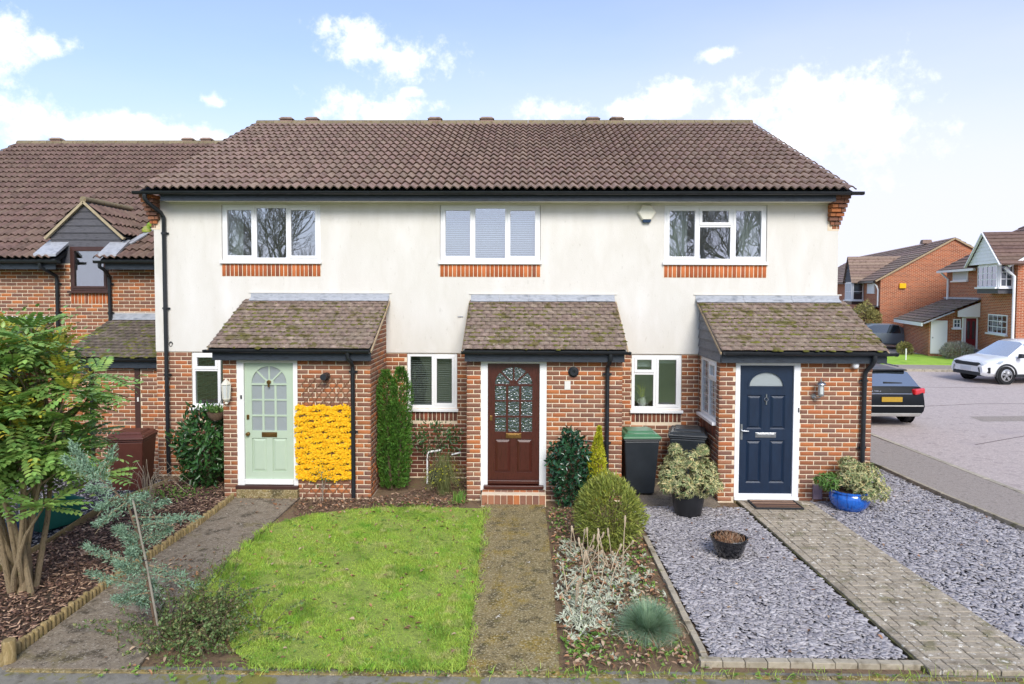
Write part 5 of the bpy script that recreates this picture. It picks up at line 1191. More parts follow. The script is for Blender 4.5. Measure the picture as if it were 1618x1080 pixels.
# ================================================================== cars
def car(name, label, loc, rz, paint, L, W, Hh, st, wheel_r, wheels, win_m='car_glass', clad=None):
    """st: stations (x, half width, z bottom, z belt, z top, half width of roof, cabin); front at +x. Body is lofted; glass faces are split off."""
    T = thing(name, label, 'car', loc, rz); V = []; body = []; side = []; scr = []
    def sec(s):
        x, w, zb, ze, zt, wr, cab = s
        return [(x, 0, zb), (x, w*.86, zb), (x, w*.97, zb+.10), (x, w, zb+(ze-zb)*.42), (x, w*.985, zb+(ze-zb)*.75), (x, w*.95, ze), (x, wr, ze+(zt-ze)*.86), (x, wr*.8, ze+(zt-ze)*.97), (x, 0, zt)]
    P = [sec(s) for s in st]; n = 9
    for q in P: V += q+[(x, -y, z) for (x, y, z) in q[1:-1]][::-1]
    m = 16
    for i in range(len(P)-1):
        a, b = st[i], st[i+1]
        for k in range(m):
            k2 = (k+1) % m; f = (i*m+k, (i+1)*m+k, (i+1)*m+k2, i*m+k2)
            seg = k if k < 8 else 15-k
            if seg == 5 and a[6] and b[6] and a[6] != 3 and b[6] != 3: side.append(f)
            elif seg in (6, 7) and (a[6], b[6]) in ((1, 0), (0, 1)) : scr.append(f)
            elif seg == 5 and (a[6], b[6]) in ((1, 0), (0, 1)): scr.append(f) if False else body.append(f)
            else: body.append(f)
    body += [tuple(range(m)), tuple((len(P)-1)*m+k for k in reversed(range(m)))]
    b = MB(); b.v = list(V); b.f = body; bo = b.build('body', paint, T, smooth=False, fix=True)
    bo.data.polygons.foreach_set('use_smooth', np.ones(len(bo.data.polygons), bool)); bo.data.set_sharp_from_angle(angle=R(26))
    for nm, fs in (('side_window', side), ('windscreen', [f for f in scr if V[f[0]][0] > 0]), ('rear_window', [f for f in scr if V[f[0]][0] <= 0])):
        if fs:
            used = sorted({i for f in fs for i in f}); ix = {i: k for k, i in enumerate(used)}
            g = MB(); g.v = [V[i] for i in used]; g.f = [tuple(ix[i] for i in f) for f in fs]; go = g.build(nm, win_m, T); go.data.polygons.foreach_set('use_smooth', np.ones(len(go.data.polygons), bool))
    for (x, s) in [(wheels[0], 1), (wheels[0], -1), (wheels[1], 1), (wheels[1], -1)]:
        y = s*(W/2-.11); r = wheel_r
        t = MB().lathe([(r*.62, -.10), (r*.93, -.11), (r, -.08), (r, .08), (r*.93, .11), (r*.62, .10)], 28, (x, y, r), 'y').build('wheel', 'tyre', T, smooth=True, fix=True)
        rim = MB(); yo = y+s*.085
        rim.lathe([(r*.56, -.03), (r*.66, -.02), (r*.66, .02), (r*.56, .03)], 28, (x, yo, r), 'y'); rim.lathe([(0, -.02), (r*.14, -.02), (r*.14, .02), (0, .02)], 12, (x, yo, r), 'y')
        for k in range(5):
            a = 2*math.pi*k/5+.3
            for da in (-.12, .12): rim.bar((x+r*.1*math.cos(a), yo, r+r*.1*math.sin(a)), (x+r*.6*math.cos(a+da), yo, r+r*.6*math.sin(a+da)), .045*r/.33, .035, up=(0, 1, 0))
        rim.build('rim', 'alloy', t, fix=True); MB().lathe([(0, -.005), (r*.6, -.005), (r*.6, .005), (0, .005)], 20, (x, y+s*.03, r), 'y').build('hub_disc', 'trim_dark', t)
        ar = MB(); pts = [(x+(r+.055)*math.cos(q), s*(W/2-.012), r+(r+.055)*math.sin(q)) for q in np.linspace(R(-12), R(192), 18)]; ar.tube(pts, .036, 8); ar.build('wheel_arch', clad or 'trim_dark', T, smooth=True)
        MB().lathe([(0, -.01), (r+.04, -.01), (r+.04, .01), (0, .01)], 24, (x, s*(W/2-.045), r+.005), 'y').build('arch_liner', 'tyre', T)
    return T
# white SUV facing left
ws = [(-2.2,.80,.45,.95,.98,.70,0),(-2.15,.88,.38,1.02,1.10,.74,0),(-1.95,.92,.30,1.05,1.50,.62,1),(-1.5,.93,.26,1.06,1.61,.62,2),(-.6,.93,.25,1.04,1.64,.63,2),(.2,.93,.25,1.02,1.62,.62,2),(.45,.93,.25,1.01,1.56,.61,1),(1.18,.92,.26,.98,1.03,.74,0),(1.7,.90,.28,.90,.96,.72,0),(2.05,.86,.30,.80,.86,.66,0),(2.22,.76,.34,.66,.70,.55,0)]
fwd = math.atan2(-.52, -.855)
SUV = car('parked_car', 'white SUV parked facing left across the road', (19.15, 14.40, -.05), R(188), 'car_white', 4.4, 1.86, 1.64, ws, .345, (1.36, -1.3), 'car_glass_painted_sky')
# grille, lamps, bumper trim, plate, mirror
MB().prism([(-.52, .66), (.52, .66), (.60, .74), (.52, .80), (.30, .785), (-.30, .785), (-.52, .80), (-.60, .74)], 'x', 2.06, 2.235).build('grille', 'trim_dark', SUV, bevel=.01)
for s in (-1, 1):
    MB().add([(2.0, s*.50, .82), (1.45, s*.80, .90), (1.5, s*.80, .80), (2.0, s*.6, .72), (2.20, s*.56, .80), (1.50, s*.945, .885), (1.62, s*.95, .80), (2.19, s*.72, .725)], [(4, 5, 6, 7), (0, 1, 5, 4), (3, 2, 6, 7)]).build('headlight', 'lamp_clear', SUV, fix=True)
    MB().add([(2.1, s*.55, .62), (1.9, s*.80, .64), (1.9, s*.8, .42), (2.1, s*.52, .48), (2.25, s*.58, .62), (2.02, s*.915, .64), (2.02, s*.915, .43), (2.25, s*.62, .46)], [(4, 5, 6, 7), (0, 1, 5, 4), (3, 2, 6, 7)]).build('fog_lamp', 'trim_dark', SUV, fix=True)
    m = MB().taper((.78, .98, s*.92-.02, s*.92+.02), (.80, .96, s*1.08-.08, s*1.08+.08), .98, 1.02).taper((.78, .95, s*1.03-.09, s*1.03+.09), (.80, .93, s*1.03-.08, s*1.03+.08), 1.0, 1.15); m.build('wing_mirror', 'trim_dark', SUV, bevel=.02)
    MB().box(-1.2, 1.0, s*.925-.02, s*.925+.02, .27, .38).build('side_sill', 'trim_dark', SUV)
MB().box(2.02, 2.225, -.68, .68, .30, .46).build('lower_bumper', 'trim_dark', SUV, bevel=.03)
MB().box(2.22, 2.245, -.27, .27, .47, .60).build('number_plate', 'plate_white', SUV)
# black car seen from behind; front at +x local, so heading +Y
bs = [(-2.17,.74,.42,.60,.66,.62,0),(-2.13,.86,.32,.80,.88,.74,0),(-2.04,.90,.27,.96,1.04,.76,0),(-1.74,.905,.25,1.0,1.42,.62,1),(-1.45,.905,.25,.99,1.455,.57,2),(-.6,.91,.25,.97,1.49,.58,2),(.2,.91,.25,.96,1.47,.58,2),(.45,.91,.25,.95,1.42,.57,1),(1.1,.90,.26,.93,1.0,.70,0),(1.7,.87,.28,.85,.92,.68,0),(2.1,.76,.32,.68,.74,.55,0)]
BC = car('parked_car', 'black estate style car parked with its rear towards us beside the end house', (9.28, 7.25, -.05), R(90)+R(1), 'car_black', 4.3, 1.82, 1.49, bs, .34, (1.30, -1.36), 'car_glass_mid')
for s in (-1, 1):
    MB().bar((-2.15, s*.55, .905), (-1.98, s*.90, .92), .13, .15).build('tail_light', 'tail_red', BC, bevel=.035)
    MB().add([(-2.02, s*.80, .74), (-1.80, s*.915, .78), (-1.75, s*.92, .56), (-2.0, s*.86, .58)], [(0, 1, 2, 3)]).build('rear_quarter', 'car_silver', BC)
    MB().bar((-1.4, s*.60, 1.475), (.2, s*.60, 1.49), .03, .03).build('roof_rail', 'chrome', BC)
MB().box(-2.16, -2.10, -.52, .52, .85, .866).build('chrome_strip', 'chrome', BC, bevel=.01)
pl = MB().box(-2.185, -2.12, -.26, .26, .66, .78).build('number_plate', 'plate_yellow', BC)
MB().box(-2.195, -2.08, -.80, .80, .54, .57).build('bumper_strip', 'car_silver', BC, bevel=.01)
MB().taper((-2.15, -1.9, -.70, .70), (-2.19, -1.9, -.76, .76), .28, .37).build('skid_plate', 'car_silver', BC, bevel=.02)
MB().bar((-1.985, .12, 1.13), (-1.975, -.35, 1.11), .03, .03).build('rear_wiper', 'trim_dark', BC)
MB().box(-1.84, -1.60, -.56, .56, 1.41, 1.445).build('spoiler', 'car_black', BC, bevel=.02)
MB().lathe([(.03, -.006), (.045, -.006), (.045, .006), (.03, .006)], 16, (-2.075, 0, .925), 'x').build('badge', 'chrome', BC, fix=True)
def lettering(text, parent, loc, rot, size, m):
    c = bpy.data.curves.new('badge_text', 'FONT'); c.body = text; c.size = size; c.extrude = .002; c.align_x = 'CENTER'
    c.materials.append(MATS[m]); tmp = bpy.data.objects.new('tmp', c); me = bpy.data.meshes.new_from_object(tmp); bpy.data.objects.remove(tmp)
    o = bpy.data.objects.new('lettering', me); link(o, parent); o.location = loc; o.rotation_euler = rot; return o
lettering('GLA 220 d', BC, (-2.115, .42, .885), (R(84), 0, R(-90)), .075, 'chrome')
# small grey hatchback on the far drive, nose to the right
gs = [(-1.9,.70,.45,.85,.9,.6,0),(-1.7,.82,.30,.95,1.25,.55,1),(-1.2,.84,.25,.95,1.45,.55,2),(-.3,.84,.25,.93,1.48,.55,2),(.2,.84,.25,.92,1.42,.54,1),(1.0,.83,.26,.88,.95,.66,0),(1.6,.80,.28,.78,.85,.62,0),(1.9,.68,.34,.62,.68,.5,0)]
car('parked_car', 'small dark grey hatchback on the drive beside the distant gable', (21.6, 28.2, .06), -R(6), 'car_grey', 3.8, 1.7, 1.48, gs, .31, (1.15, -1.2), 'far_glass')
# ================================================================== plants
def dome(n, rx, ry, rz, zc, seed, inner=.55, amp=.16, zmin=0.02):
    """points in the outer part of a lumpy ellipsoid, with outward directions (local coordinates)"""
    D = rdir(n*2); r = (inner+(1-inner)*rng.random(n*2)**.5)*(1+amp*lump(D, seed))
    P = D*np.array([rx, ry, rz])*r[:, None]; P[:, 2] += zc; ok = P[:, 2] > zmin
    return P[ok][:n], D[ok][:n]
def stems(T, base, tips, r0, m, name='stem', bend=.15, joined=True):
    mb = MB()
    for t in tips:
        b = Vector(base)+Vector((random.gauss(0, .02), random.gauss(0, .02), 0)); t = Vector(t); mid = b.lerp(t, .5)+Vector((random.gauss(0, bend), random.gauss(0, bend), 0))*(t-b).length*.5
        mb.tube([b, b.lerp(mid, .55), mid, mid.lerp(t, .55), t], [r0, r0*.8, r0*.6, r0*.45, r0*.25], 6)
    return mb.build(name, m, T, smooth=True)
# --- laurel by the sage door
T = thing('laurel_shrub', 'dense dark green laurel shrub left of the sage door', 'shrub', (-5.42, -.72, 0))
P, D = dome(1700, .52, .42, .66, .72, 3, .5, .16)
leaves('foliage', P, D*.7+rdir(len(P))*.8+np.array([0, 0, .1]), .09+.06*rng.random(len(P)), .035+.02*rng.random(len(P)), 'leaf_laurel', T, nrm=D+rdir(len(P))*.5, ovate=True)
stems(T, (0, 0, 0), [P[i]*.9 for i in range(0, 160, 10)], .014, 'bark_brown')
# --- fastigiate yew: two columns grown together
T = thing('yew', 'tall narrow upright yew with two columns between the left and middle porches', 'shrub', (-2.20, -.78, 0))
Ps, Ds = [], []
for (cx, top, r_, n) in ((-.13, 2.02, .135, 4200), (.12, 2.07, .15, 4600), (0, 1.45, .20, 2600)):
    z = top*(.02+.98*rng.random(n)**.9); a = rng.random(n)*6.283; fr = z/top; prof = r_*np.minimum(1, (1-fr)*5+.28)*np.minimum(1, .55+fr*1.6)*(1+.22*np.sin(a*3+z*5)+.20*np.sin(z*13+a*5)+.1*np.sin(z*29+a*7))
    rr = prof*(.7+.3*rng.random(n)**.5); Ps.append(np.c_[cx+rr*np.cos(a), rr*np.sin(a), z]); Ds.append(np.c_[np.cos(a)*.8, np.sin(a)*.8, np.full(n, .9)])
P, D = np.concatenate(Ps), np.concatenate(Ds)
leaves('foliage', P, D+rdir(len(P))*.6, .04+.035*rng.random(len(P)), .012+.01*rng.random(len(P)), 'leaf_yew', T, curl=.1)
MB().tube([(-.05, 0, 0), (-.1, 0, .7), (-.12, 0, 1.7)], [.03, .022, .008], 7).tube([(.05, 0, 0), (.1, 0, .7), (.12, 0, 1.8)], [.03, .022, .008], 7).build('trunk', 'bark_brown', T, smooth=True)
# --- camellia
T = thing('camellia', 'glossy dark green camellia right of the mahogany door', 'shrub', (.72, -1.62, 0))
P, D = dome(1050, .33, .26, .58, .62, 8, .5, .18)
leaves('foliage', P, D*.7+rdir(len(P))*.8, .07+.035*rng.random(len(P)), .036+.016*rng.random(len(P)), 'leaf_camellia', T, nrm=D+rdir(len(P))*.5, ovate=True, curl=.2)
stems(T, (0, 0, 0), [P[i]*.9 for i in range(0, 120, 10)], .012, 'bark_brown')
# --- golden conifer
T = thing('golden_conifer', 'slim golden yellow conifer standing behind the round green bush', 'shrub', (1.17, -1.66, 0))
n = 3200; z = 1.22*rng.random(n)**.8; a = rng.random(n)*6.283; rr = .135*np.minimum(1, (1-z/1.24)*2.0)*(1+.2*np.sin(a*3+z*9))*(.6+.4*rng.random(n)**.5)
P = np.c_[rr*np.cos(a)+.02*np.sin(z*6), rr*np.sin(a), z+.04]; D = np.c_[np.cos(a)*.6, np.sin(a)*.6, np.full(n, 1.)]
leaves('foliage', P, D+rdir(n)*.6, .03+.03*rng.random(n), .014+.01*rng.random(n), 'leaf_gold', T); MB().tube([(0, 0, 0), (0, 0, 1.1)], [.02, .006], 6).build('trunk', 'bark_brown', T)
# --- round bush
T = thing('round_bush', 'rounded yellow green evergreen bush beside the slate bed', 'shrub', (1.13, -3.3, 0))
n = 6200; P, D = dome(n, .42, .41, .48, .47, 21, .6, .19)
leaves('foliage', P, D*.8+rdir(len(P))*.6+np.array([0, 0, .4]), .05+.05*rng.random(len(P)), .013+.009*rng.random(len(P)), 'leaf_round', T, curl=.05)
stems(T, (0, 0, 0), [P[i]*.85 for i in range(0, 300, 12)], .012, 'bark_brown')
# --- pieris in pots: rosettes of narrow cream-edged leaves
def rosettes(C, N_, k, L, W, m, T, name='foliage', splay=.9):
    Ps = np.repeat(C, k, 0); Ns = np.repeat(N_, k, 0); n = len(Ps); t = unit(np.cross(Ns, rdir(n))); D = unit(t*splay+Ns*(.25+.5*rng.random((n, 1))))
    return leaves(name, Ps, D, L*(.7+.6*rng.random(n)), W*(.8+.4*rng.random(n)), m, T, nrm=Ns+D*.3, curl=.22)
def planter(T, prof, m, n=32, c=(0, 0, 0), name='pot', **k): return MB().lathe(prof, n, c).build(name, m, T, smooth=True, **k)
PT = thing('plant_pot', 'round black plastic pot holding the larger cream pieris by the navy door', 'plant pot', (2.50, -1.98, .0), scale=1.14)
planter(PT, [(0, .0), (.165, .0), (.175, .03), (.20, .18), (.222, .33), (.238, .335), (.238, .375), (.225, .378), (.21, .33), (0, .33)], 'pot_black'); MB().lathe([(0, .335), (.205, .335)], 24).build('compost', 'soil', PT)
T = thing('pieris', 'large cream variegated pieris growing in the round black pot', 'shrub', (2.50, -1.98, .34), scale=.86)
cl = [(-.30, -.02, .30, .20), (0, -.1, .33, .24), (.26, -.05, .28, .22), (-.2, .05, .52, .17), (.06, .0, .55, .19), (-.12, -.25, .13, .2), (.18, -.24, .14, .2), (.40, -.06, .12, .16), (-.34, -.1, .12, .15), (-.22, .02, .74, .09), (.24, .02, .74, .08), (.30, .1, .40, .18)]
C, Nn = [], []
for (x, y, z, r_) in cl:
    D = rdir(95); C.append(np.array([x*1.05, y, z*.97+.05])+D*r_*(.7+.4*rng.random((95, 1)))*np.array([1, 1, .8])); Nn.append(unit(D+np.array([0, -.1, .45])))
C, Nn = np.concatenate(C), np.concatenate(Nn); rosettes(C, Nn, 7, .072, .015, 'leaf_pieris', T)
stems(T, (0, 0, 0), [c[:3] for c in cl], .014, 'bark_brown')
PT = thing('plant_pot', 'glazed blue bowl planter beside the end porch downpipe', 'plant pot', (5.08, -1.66, .0))
planter(PT, [(0, 0), (.17, 0), (.20, .02), (.27, .10), (.30, .19), (.295, .25), (.275, .285), (.295, .30), (.295, .325), (.27, .325), (.255, .28), (0, .28)], 'pot_blue', 40); MB().lathe([(0, .29), (.255, .29)], 24).build('compost', 'soil', PT)
T = thing('pieris', 'smaller loose pieris spilling from the glazed blue bowl', 'shrub', (5.08, -1.66, .28))
cl = [(.05, 0, .33, .2), (.25, -.08, .20, .2), (.36, -.14, .06, .17), (.16, -.22, .08, .17), (-.08, -.05, .22, .16), (.30, .05, .30, .15), (.0, .05, .42, .12), (.12, -.1, .2, .2)]
C, Nn = [], []
for (x, y, z, r_) in cl:
    D = rdir(80); C.append(np.array([x, y, z])+D*r_*(.65+.45*rng.random((80, 1)))*np.array([1, 1, .8])); Nn.append(unit(D+np.array([0, -.1, .4])))
C, Nn = np.concatenate(C), np.concatenate(Nn); rosettes(C, Nn, 7, .066, .014, 'leaf_pieris', T)
D = rdir(120); C = np.array([-.33, -.02, .17])+D*np.array([.22, .12, .13])*(.5+.5*rng.random((120, 1))); rosettes(C, unit(D+np.array([0, -.2, .5])), 6, .065, .02, 'leaf_green', T, 'green_shoot')
stems(T, (0, 0, 0), [c[:3] for c in cl]+[(-.35, 0, .17)], .012, 'bark_brown')
# --- dry plant in the small bowl
PT = thing('plant_pot', 'small glossy black bowl planter standing alone on the slate', 'plant pot', (2.63, -3.62, .01), scale=1.27)
planter(PT, [(0, 0), (.105, 0), (.12, .02), (.155, .10), (.172, .17), (.185, .175), (.185, .20), (.165, .20), (.155, .15), (0, .15)], 'pot_gloss', 32)
T = thing('dried_plant', 'dead brown stubble of a plant in the small black bowl', 'plant', (2.63, -3.62, .205), scale=1.27)
n = 420; P = np.c_[rng.normal(size=(n, 2))*.07, np.full(n, 0)]; P = P[np.hypot(P[:, 0], P[:, 1]) < .15]
blades('straw_stubble', P, .075, .007, 'leaf_dry', T, lean=.6); MB().lathe([(0, .012), (.09, .008), (.158, -.004)], 20).build('compost', 'soil', T)
# --- mahonia, the big shrub at far left
T = thing('mahonia', 'large leafy mahonia shrub with bare stems at the far left', 'shrub', (-5.55, -4.85, 0))
r0 = np.random.default_rng(5); tips = []
for i in range(84):
    a = r0.random()*6.283; q = r0.random()**.5
    h = 1.05+1.85*(r0.random()**.8)
    x, y = math.cos(a)*q*1.05-.18, math.sin(a)*q*.85
    if x > .55: h = min(h, 2.55-.9*(x-.55)); x *= .95
    tips.append((x, y, h))
tips += [(.55, -.1, 2.45), (.75, .1, 2.25), (.3, -.3, 2.85), (-.5, -.3, 2.75), (.05, .1, 2.95), (-.3, .2, 2.9), (.62, -.25, 2.0), (-.9, -.2, 2.5), (-.9, 0, 2.0), (.42, -.5, 1.7), (.1, -.6, 1.6), (-.4, -.6, 1.75)]
mb = MB(); main = []
for i, (x, y, z) in enumerate(tips):
    t = Vector((x, y, z))
    if i % 9 == 0 or i >= len(tips)-6:
        b = Vector((random.gauss(0, .08), random.gauss(0, .07), -.05)); m1 = b.lerp(t, .3)+Vector((random.gauss(0, .05), random.gauss(0, .05), 0)); m2 = b.lerp(t, .65)+Vector((x*-.05+random.gauss(0, .05), y*-.05+random.gauss(0, .05), .06))
        mb.tube([b, m1, m2, t], [.036, .027, .018, .009], 8); main.append((m1, m2, t))
for i, (x, y, z) in enumerate(tips):
    if i % 9 == 0 or i >= len(tips)-6: continue
    t = Vector((x, y, z)); c = min(((p.lerp(q, f)) for (p, q, _) in main for f in (0, .3, .6, .9)), key=lambda p: (p-t).length+(2 if p.z > t.z-.25 else 0))
    mb.tube([c, c.lerp(t, .5)+Vector((0, 0, -.04)), t], [.014, .011, .008], 6)
mb.tube([(0, 0, -.05), (-.02, 0, .08), (0, 0, .2)], [.10, .07, .03], 10); mb.build('stem', 'bark_tan', T, smooth=True)
LP, LD, LN, LL, NP_, ND_, NN_, NL_ = [], [], [], [], [], [], [], []
for (x, y, z) in tips:
    new = r0.random() < .5 and z > 1.7
    for k in range(12):
        a = 2*math.pi*(k+r0.random()*.7)/12; el = R(35)-R(65)*r0.random() if not new or k % 3 else R(45+25*r0.random()); Lf = (.34+.16*r0.random())*(.7 if el > R(38) else 1)
        d = Vector((math.cos(a)*math.cos(el), math.sin(a)*math.cos(el), math.sin(el))); s = Vector((-math.sin(a), math.cos(a), 0)); up = s.cross(d)*-1
        up = d.cross(s)*-1 if d.cross(s).z < 0 else d.cross(s)
        for j in range(1, 9):
            t = j/8.5; p = Vector((x, y, z))+d*Lf*t+Vector((0, 0, -.16*Lf*t*t)); ll = .10*(1-.45*abs(t-.55)*1.6)
            for sg in (-1, 1):
                tgt = (NP_, ND_, NN_, NL_) if new and (el > R(30) or j > 6) else (LP, LD, LN, LL)
                tgt[0].append(p); tgt[1].append(s*sg*.9+d*.42+Vector((0, 0, -.12))); tgt[2].append(up); tgt[3].append(ll)
        tgt = (LP, LD, LN, LL); tgt[0].append(Vector((x, y, z))+d*Lf*.95); tgt[1].append(d); tgt[2].append(up); tgt[3].append(.08)
leaves('foliage', np.array(LP), np.array(LD), np.array(LL), np.array(LL)*.54, 'leaf_mahonia', T, nrm=np.array(LN), ovate=True, fold=.1, curl=.1)
leaves('new_foliage', np.array(NP_), np.array(ND_), np.array(NL_)*.85, np.array(NL_)*.33, 'leaf_mahonia_new', T, nrm=np.array(NN_), ovate=True, fold=.1, curl=.1)
# --- juniper sapling and its stake
T = thing('juniper', 'straggly blue green juniper sapling leaning left over the path', 'shrub', (-3.50, -5.86, 0))
trunk = [(0.0, 0, -.05), (-.06, .0, .3), (-.13, .02, .65), (-.22, .05, 1.0), (-.36, .12, 1.3), (-.62, .2, 1.48), (-.85, .25, 1.60)]
MB().tube(trunk, [.022, .02, .017, .014, .011, .008, .004], 7).build('trunk', 'bark_brown', T, smooth=True)
r0 = np.random.default_rng(9); br = MB(); Ps, Ds = [], []
def spray(p0, p1, n, fl):
    p0, p1 = np.array(p0), np.array(p1); t = r0.random(n)**.8; d = unit((p1-p0)[None])[0]
    c = p0+(p1-p0)*t[:, None]+np.array([0, 0, .09])*(t*t)[:, None]; w = fl*(1.05-.7*t)[:, None]
    Ps.append(c+r0.normal(size=(n, 3))*w*.55); Ds.append(d*.9+r0.normal(size=(n, 3))*.75+np.array([0, 0, .3]))
def tr_at(f):
    i = min(int(f*6), 5); a, b = Vector(trunk[i]), Vector(trunk[i+1]); return a.lerp(b, f*6-i)
for (f, x, y, z, n) in [(.28,-.62,-.1,.62,420),(.25,-.35,-.15,.40,420),(.30,-.45,.1,.25,330),(.22,-.30,.2,.20,260),(.36,-.72,0,.85,420),(.34,-.3,-.2,.75,460),(.40,-.42,.1,1.0,430),(.38,.22,.05,.55,200),(.34,.33,.1,.42,150),(.48,.10,.05,1.0,330),(.55,.22,-.05,1.14,330),(.6,.36,.1,1.10,300),(.66,.05,.1,1.25,300),(.7,-.10,0,1.35,300),(.74,-.62,.05,1.2,330),(.8,-.72,.1,1.38,330),(.86,-.85,.2,1.60,330),(.92,-1.0,.3,1.72,360),(.97,-.95,.2,1.78,360),(1,-1.1,.3,1.62,330),(.9,-.6,.3,1.72,260),(.68,-.55,-.1,1.08,300),(.2,-.12,.1,.45,200),(.5,-.35,-.1,1.05,320),(.44,-.2,-.15,.85,320)]:
    b = tr_at(f); br.tube([b, b.lerp(Vector((x, y, z)), .5)+Vector((0, 0, .04)), (x, y, z)], [.008, .006, .002], 5); spray(b, (x, y, z), int(n*1.15), .07)
br.build('branch', 'bark_tan', T, smooth=True)
P, D = np.concatenate(Ps), np.concatenate(Ds); leaves('foliage', P, D, .022+.03*rng.random(len(P)), .006+.006*rng.random(len(P)), 'leaf_juniper', T)
S = thing('tree_stake', 'thin pale leaning stake tied to the juniper sapling', 'stake', (-3.46, -5.90, 0)); MB().tube([(0, 0, -.05), (-.15, .03, .75), (-.29, .06, 1.38)], [.011, .0105, .01], 8).build('pole', 'wood_pale', S, smooth=True)
MB().tube([(-.17+.02*math.cos(t), .035+.02*math.sin(t), .8) for t in np.linspace(0, 6.28, 9)], .005, 5).build('tie', 'trim_dark', S)
# dry arching stems near the brown bin
T = thing('dried_plant', 'wispy dry arching stems in front of the brown bin', 'plant', (-5.65, -2.2, 0)); mb = MB()
for i in range(26):
    a = random.random()*6.283; L = .35+.35*random.random(); h = .55+.25*random.random(); mb.tube([(random.gauss(0, .02), random.gauss(0, .02), 0), (math.cos(a)*L*.25, math.sin(a)*L*.2, h*.8), (math.cos(a)*L*.7, math.sin(a)*L*.5, h), (math.cos(a)*L*1.1, math.sin(a)*L*.7, h*.7)], [.004, .003, .0025, .0015], 4)
mb.build('stem', 'straw', T, smooth=True)
# --- cotoneaster sprawling at the lawn corner
T = thing('cotoneaster', 'low sprawling small leaved cotoneaster at the bottom left lawn corner', 'shrub', (-3.15, -5.75, 0)); mb = MB(); Ps, Ds = [], []
r0 = np.random.default_rng(31)
for i in range(150):
    a = r0.random()*6.283; L = .22+.38*r0.random(); h = .10+.28*r0.random()*(1.6 if i % 6 == 0 else 1); b = np.array([r0.normal()*.26, r0.normal()*.22, 0]); e = b+np.array([math.cos(a)*L, math.sin(a)*L, h]); m = (b+e)/2+np.array([0, 0, h*.45])
    mb.tube([tuple(b), tuple(m), tuple(e)], [.003, .0025, .0015], 4)
    t = r0.random(40); c = (1-t)[:, None]**2*b+2*(t*(1-t))[:, None]*m+(t**2)[:, None]*e; Ps.append(c); Ds.append(r0.normal(size=(40, 3))+np.array([0, 0, .4]))
mb.build('stem', 'bark_brown', T, smooth=True); P, D = np.concatenate(Ps), np.concatenate(Ds); leaves('foliage', P, D, .02+.02*rng.random(len(P)), .013+.01*rng.random(len(P)), 'leaf_cotoneaster', T, ovate=True)
T = thing('cotoneaster', 'sparse upright twigs growing over the path edge at the lawn left side', 'shrub', (-3.62, -4.75, 0)); mb = MB(); Ps, Ds = [], []
for i in range(22):
    b = np.array([r0.normal()*.12, r0.normal()*.3, 0]); e = b+np.array([r0.normal()*.18, r0.normal()*.15, .15+.35*r0.random()]); mb.tube([tuple(b), tuple(e)], [.004, .0015], 4); t = r0.random(16); Ps.append(b+(e-b)*t[:, None]); Ds.append(r0.normal(size=(16, 3)))
mb.build('stem', 'bark_brown', T); P, D = np.concatenate(Ps), np.concatenate(Ds); leaves('foliage', P, D, .02+.015*rng.random(len(P)), .012, 'leaf_cotoneaster', T)
# --- blue fescue
T = thing('fescue_grass', 'tight tuft of blue green ornamental grass near the front edging', 'ornamental grass', (1.24, -5.58, 0)); n = 2600; a = rng.random(n)*6.283; el = np.arccos(rng.random(n)*.98); L = .27+.12*rng.random(n)
d = np.c_[np.cos(a)*np.sin(el), np.sin(a)*np.sin(el), np.cos(el)]; b = np.c_[np.cos(a), np.sin(a), np.zeros(n)]*(.05*rng.random(n))[:, None]; s = np.c_[-np.sin(a), np.cos(a), np.zeros(n)]*.0022
p1 = b+d*(L*.5)[:, None]+np.array([0, 0, .02]); p2 = b+d*L[:, None]-np.c_[np.zeros((n, 2)), .10*L*np.sin(el)**2]; p2[:, 2] = np.maximum(p2[:, 2], .01); p1[:, 2] = np.maximum(p1[:, 2], .012)
V = np.stack([b-s, b+s, p1+s, p1-s, p2], 1).reshape(-1, 3); i = (np.arange(n)*5)[:, None]; obj_np('blades', V, np.concatenate([i+np.array([q]) for q in ((0, 1, 2), (0, 2, 3), (3, 2, 4))], 0), 'leaf_fescue', T)
blades('dead_blades', np.c_[rng.normal(size=(260, 2))*.14+np.array([0, -.08]), np.zeros(260)], .10, .004, 'straw', T, lean=1.3)
# --- silver lamb's ear carpet, weeds and leaf litter in the middle bed
BED = [(.40, -1.7), (.95, -1.9), (1.6, -2.7), (1.60, -6.2), (.40, -6.28)]
def carpet(name, centers, k, L, W, m, label, cat, **kw):
    C = np.c_[centers, np.full(len(centers), .015)]; n = len(C); Ns = unit(np.c_[rng.normal(size=(n, 2))*.35, np.ones(n)])
    Ps = np.repeat(C, k, 0); NN = np.repeat(Ns, k, 0); q = len(Ps); t = unit(np.cross(NN, rdir(q))); D = unit(t+NN*(.2+.7*rng.random((q, 1))))
    return leaves(name, Ps, D, L*(.6+.7*rng.random(q)), W*(.7+.5*rng.random(q)), m, None, nrm=NN, curl=.15, ovate=True, kind='stuff', label=label, cat=cat, **kw)
pa = np.concatenate([np.c_[.62+rng.normal(size=150)*.10, -3.2-rng.random(150)*2.3], np.c_[.68+rng.normal(size=160)*.17, -5.3+rng.normal(size=160)*.25], np.c_[1.15+rng.normal(size=110)*.18, -4.2+rng.normal(size=110)*.40], np.c_[.85+rng.normal(size=90)*.2, -4.7+rng.normal(size=90)*.3]])
pa = pa[(pa[:, 0] > .39) & (pa[:, 0] < 1.6)]
carpet('silver_groundcover', pa, 8, .065, .017, 'leaf_silver', 'silvery lambs ear ground cover between middle path and slate bed', 'ground cover')
lw = scatter(LAWN, 120)
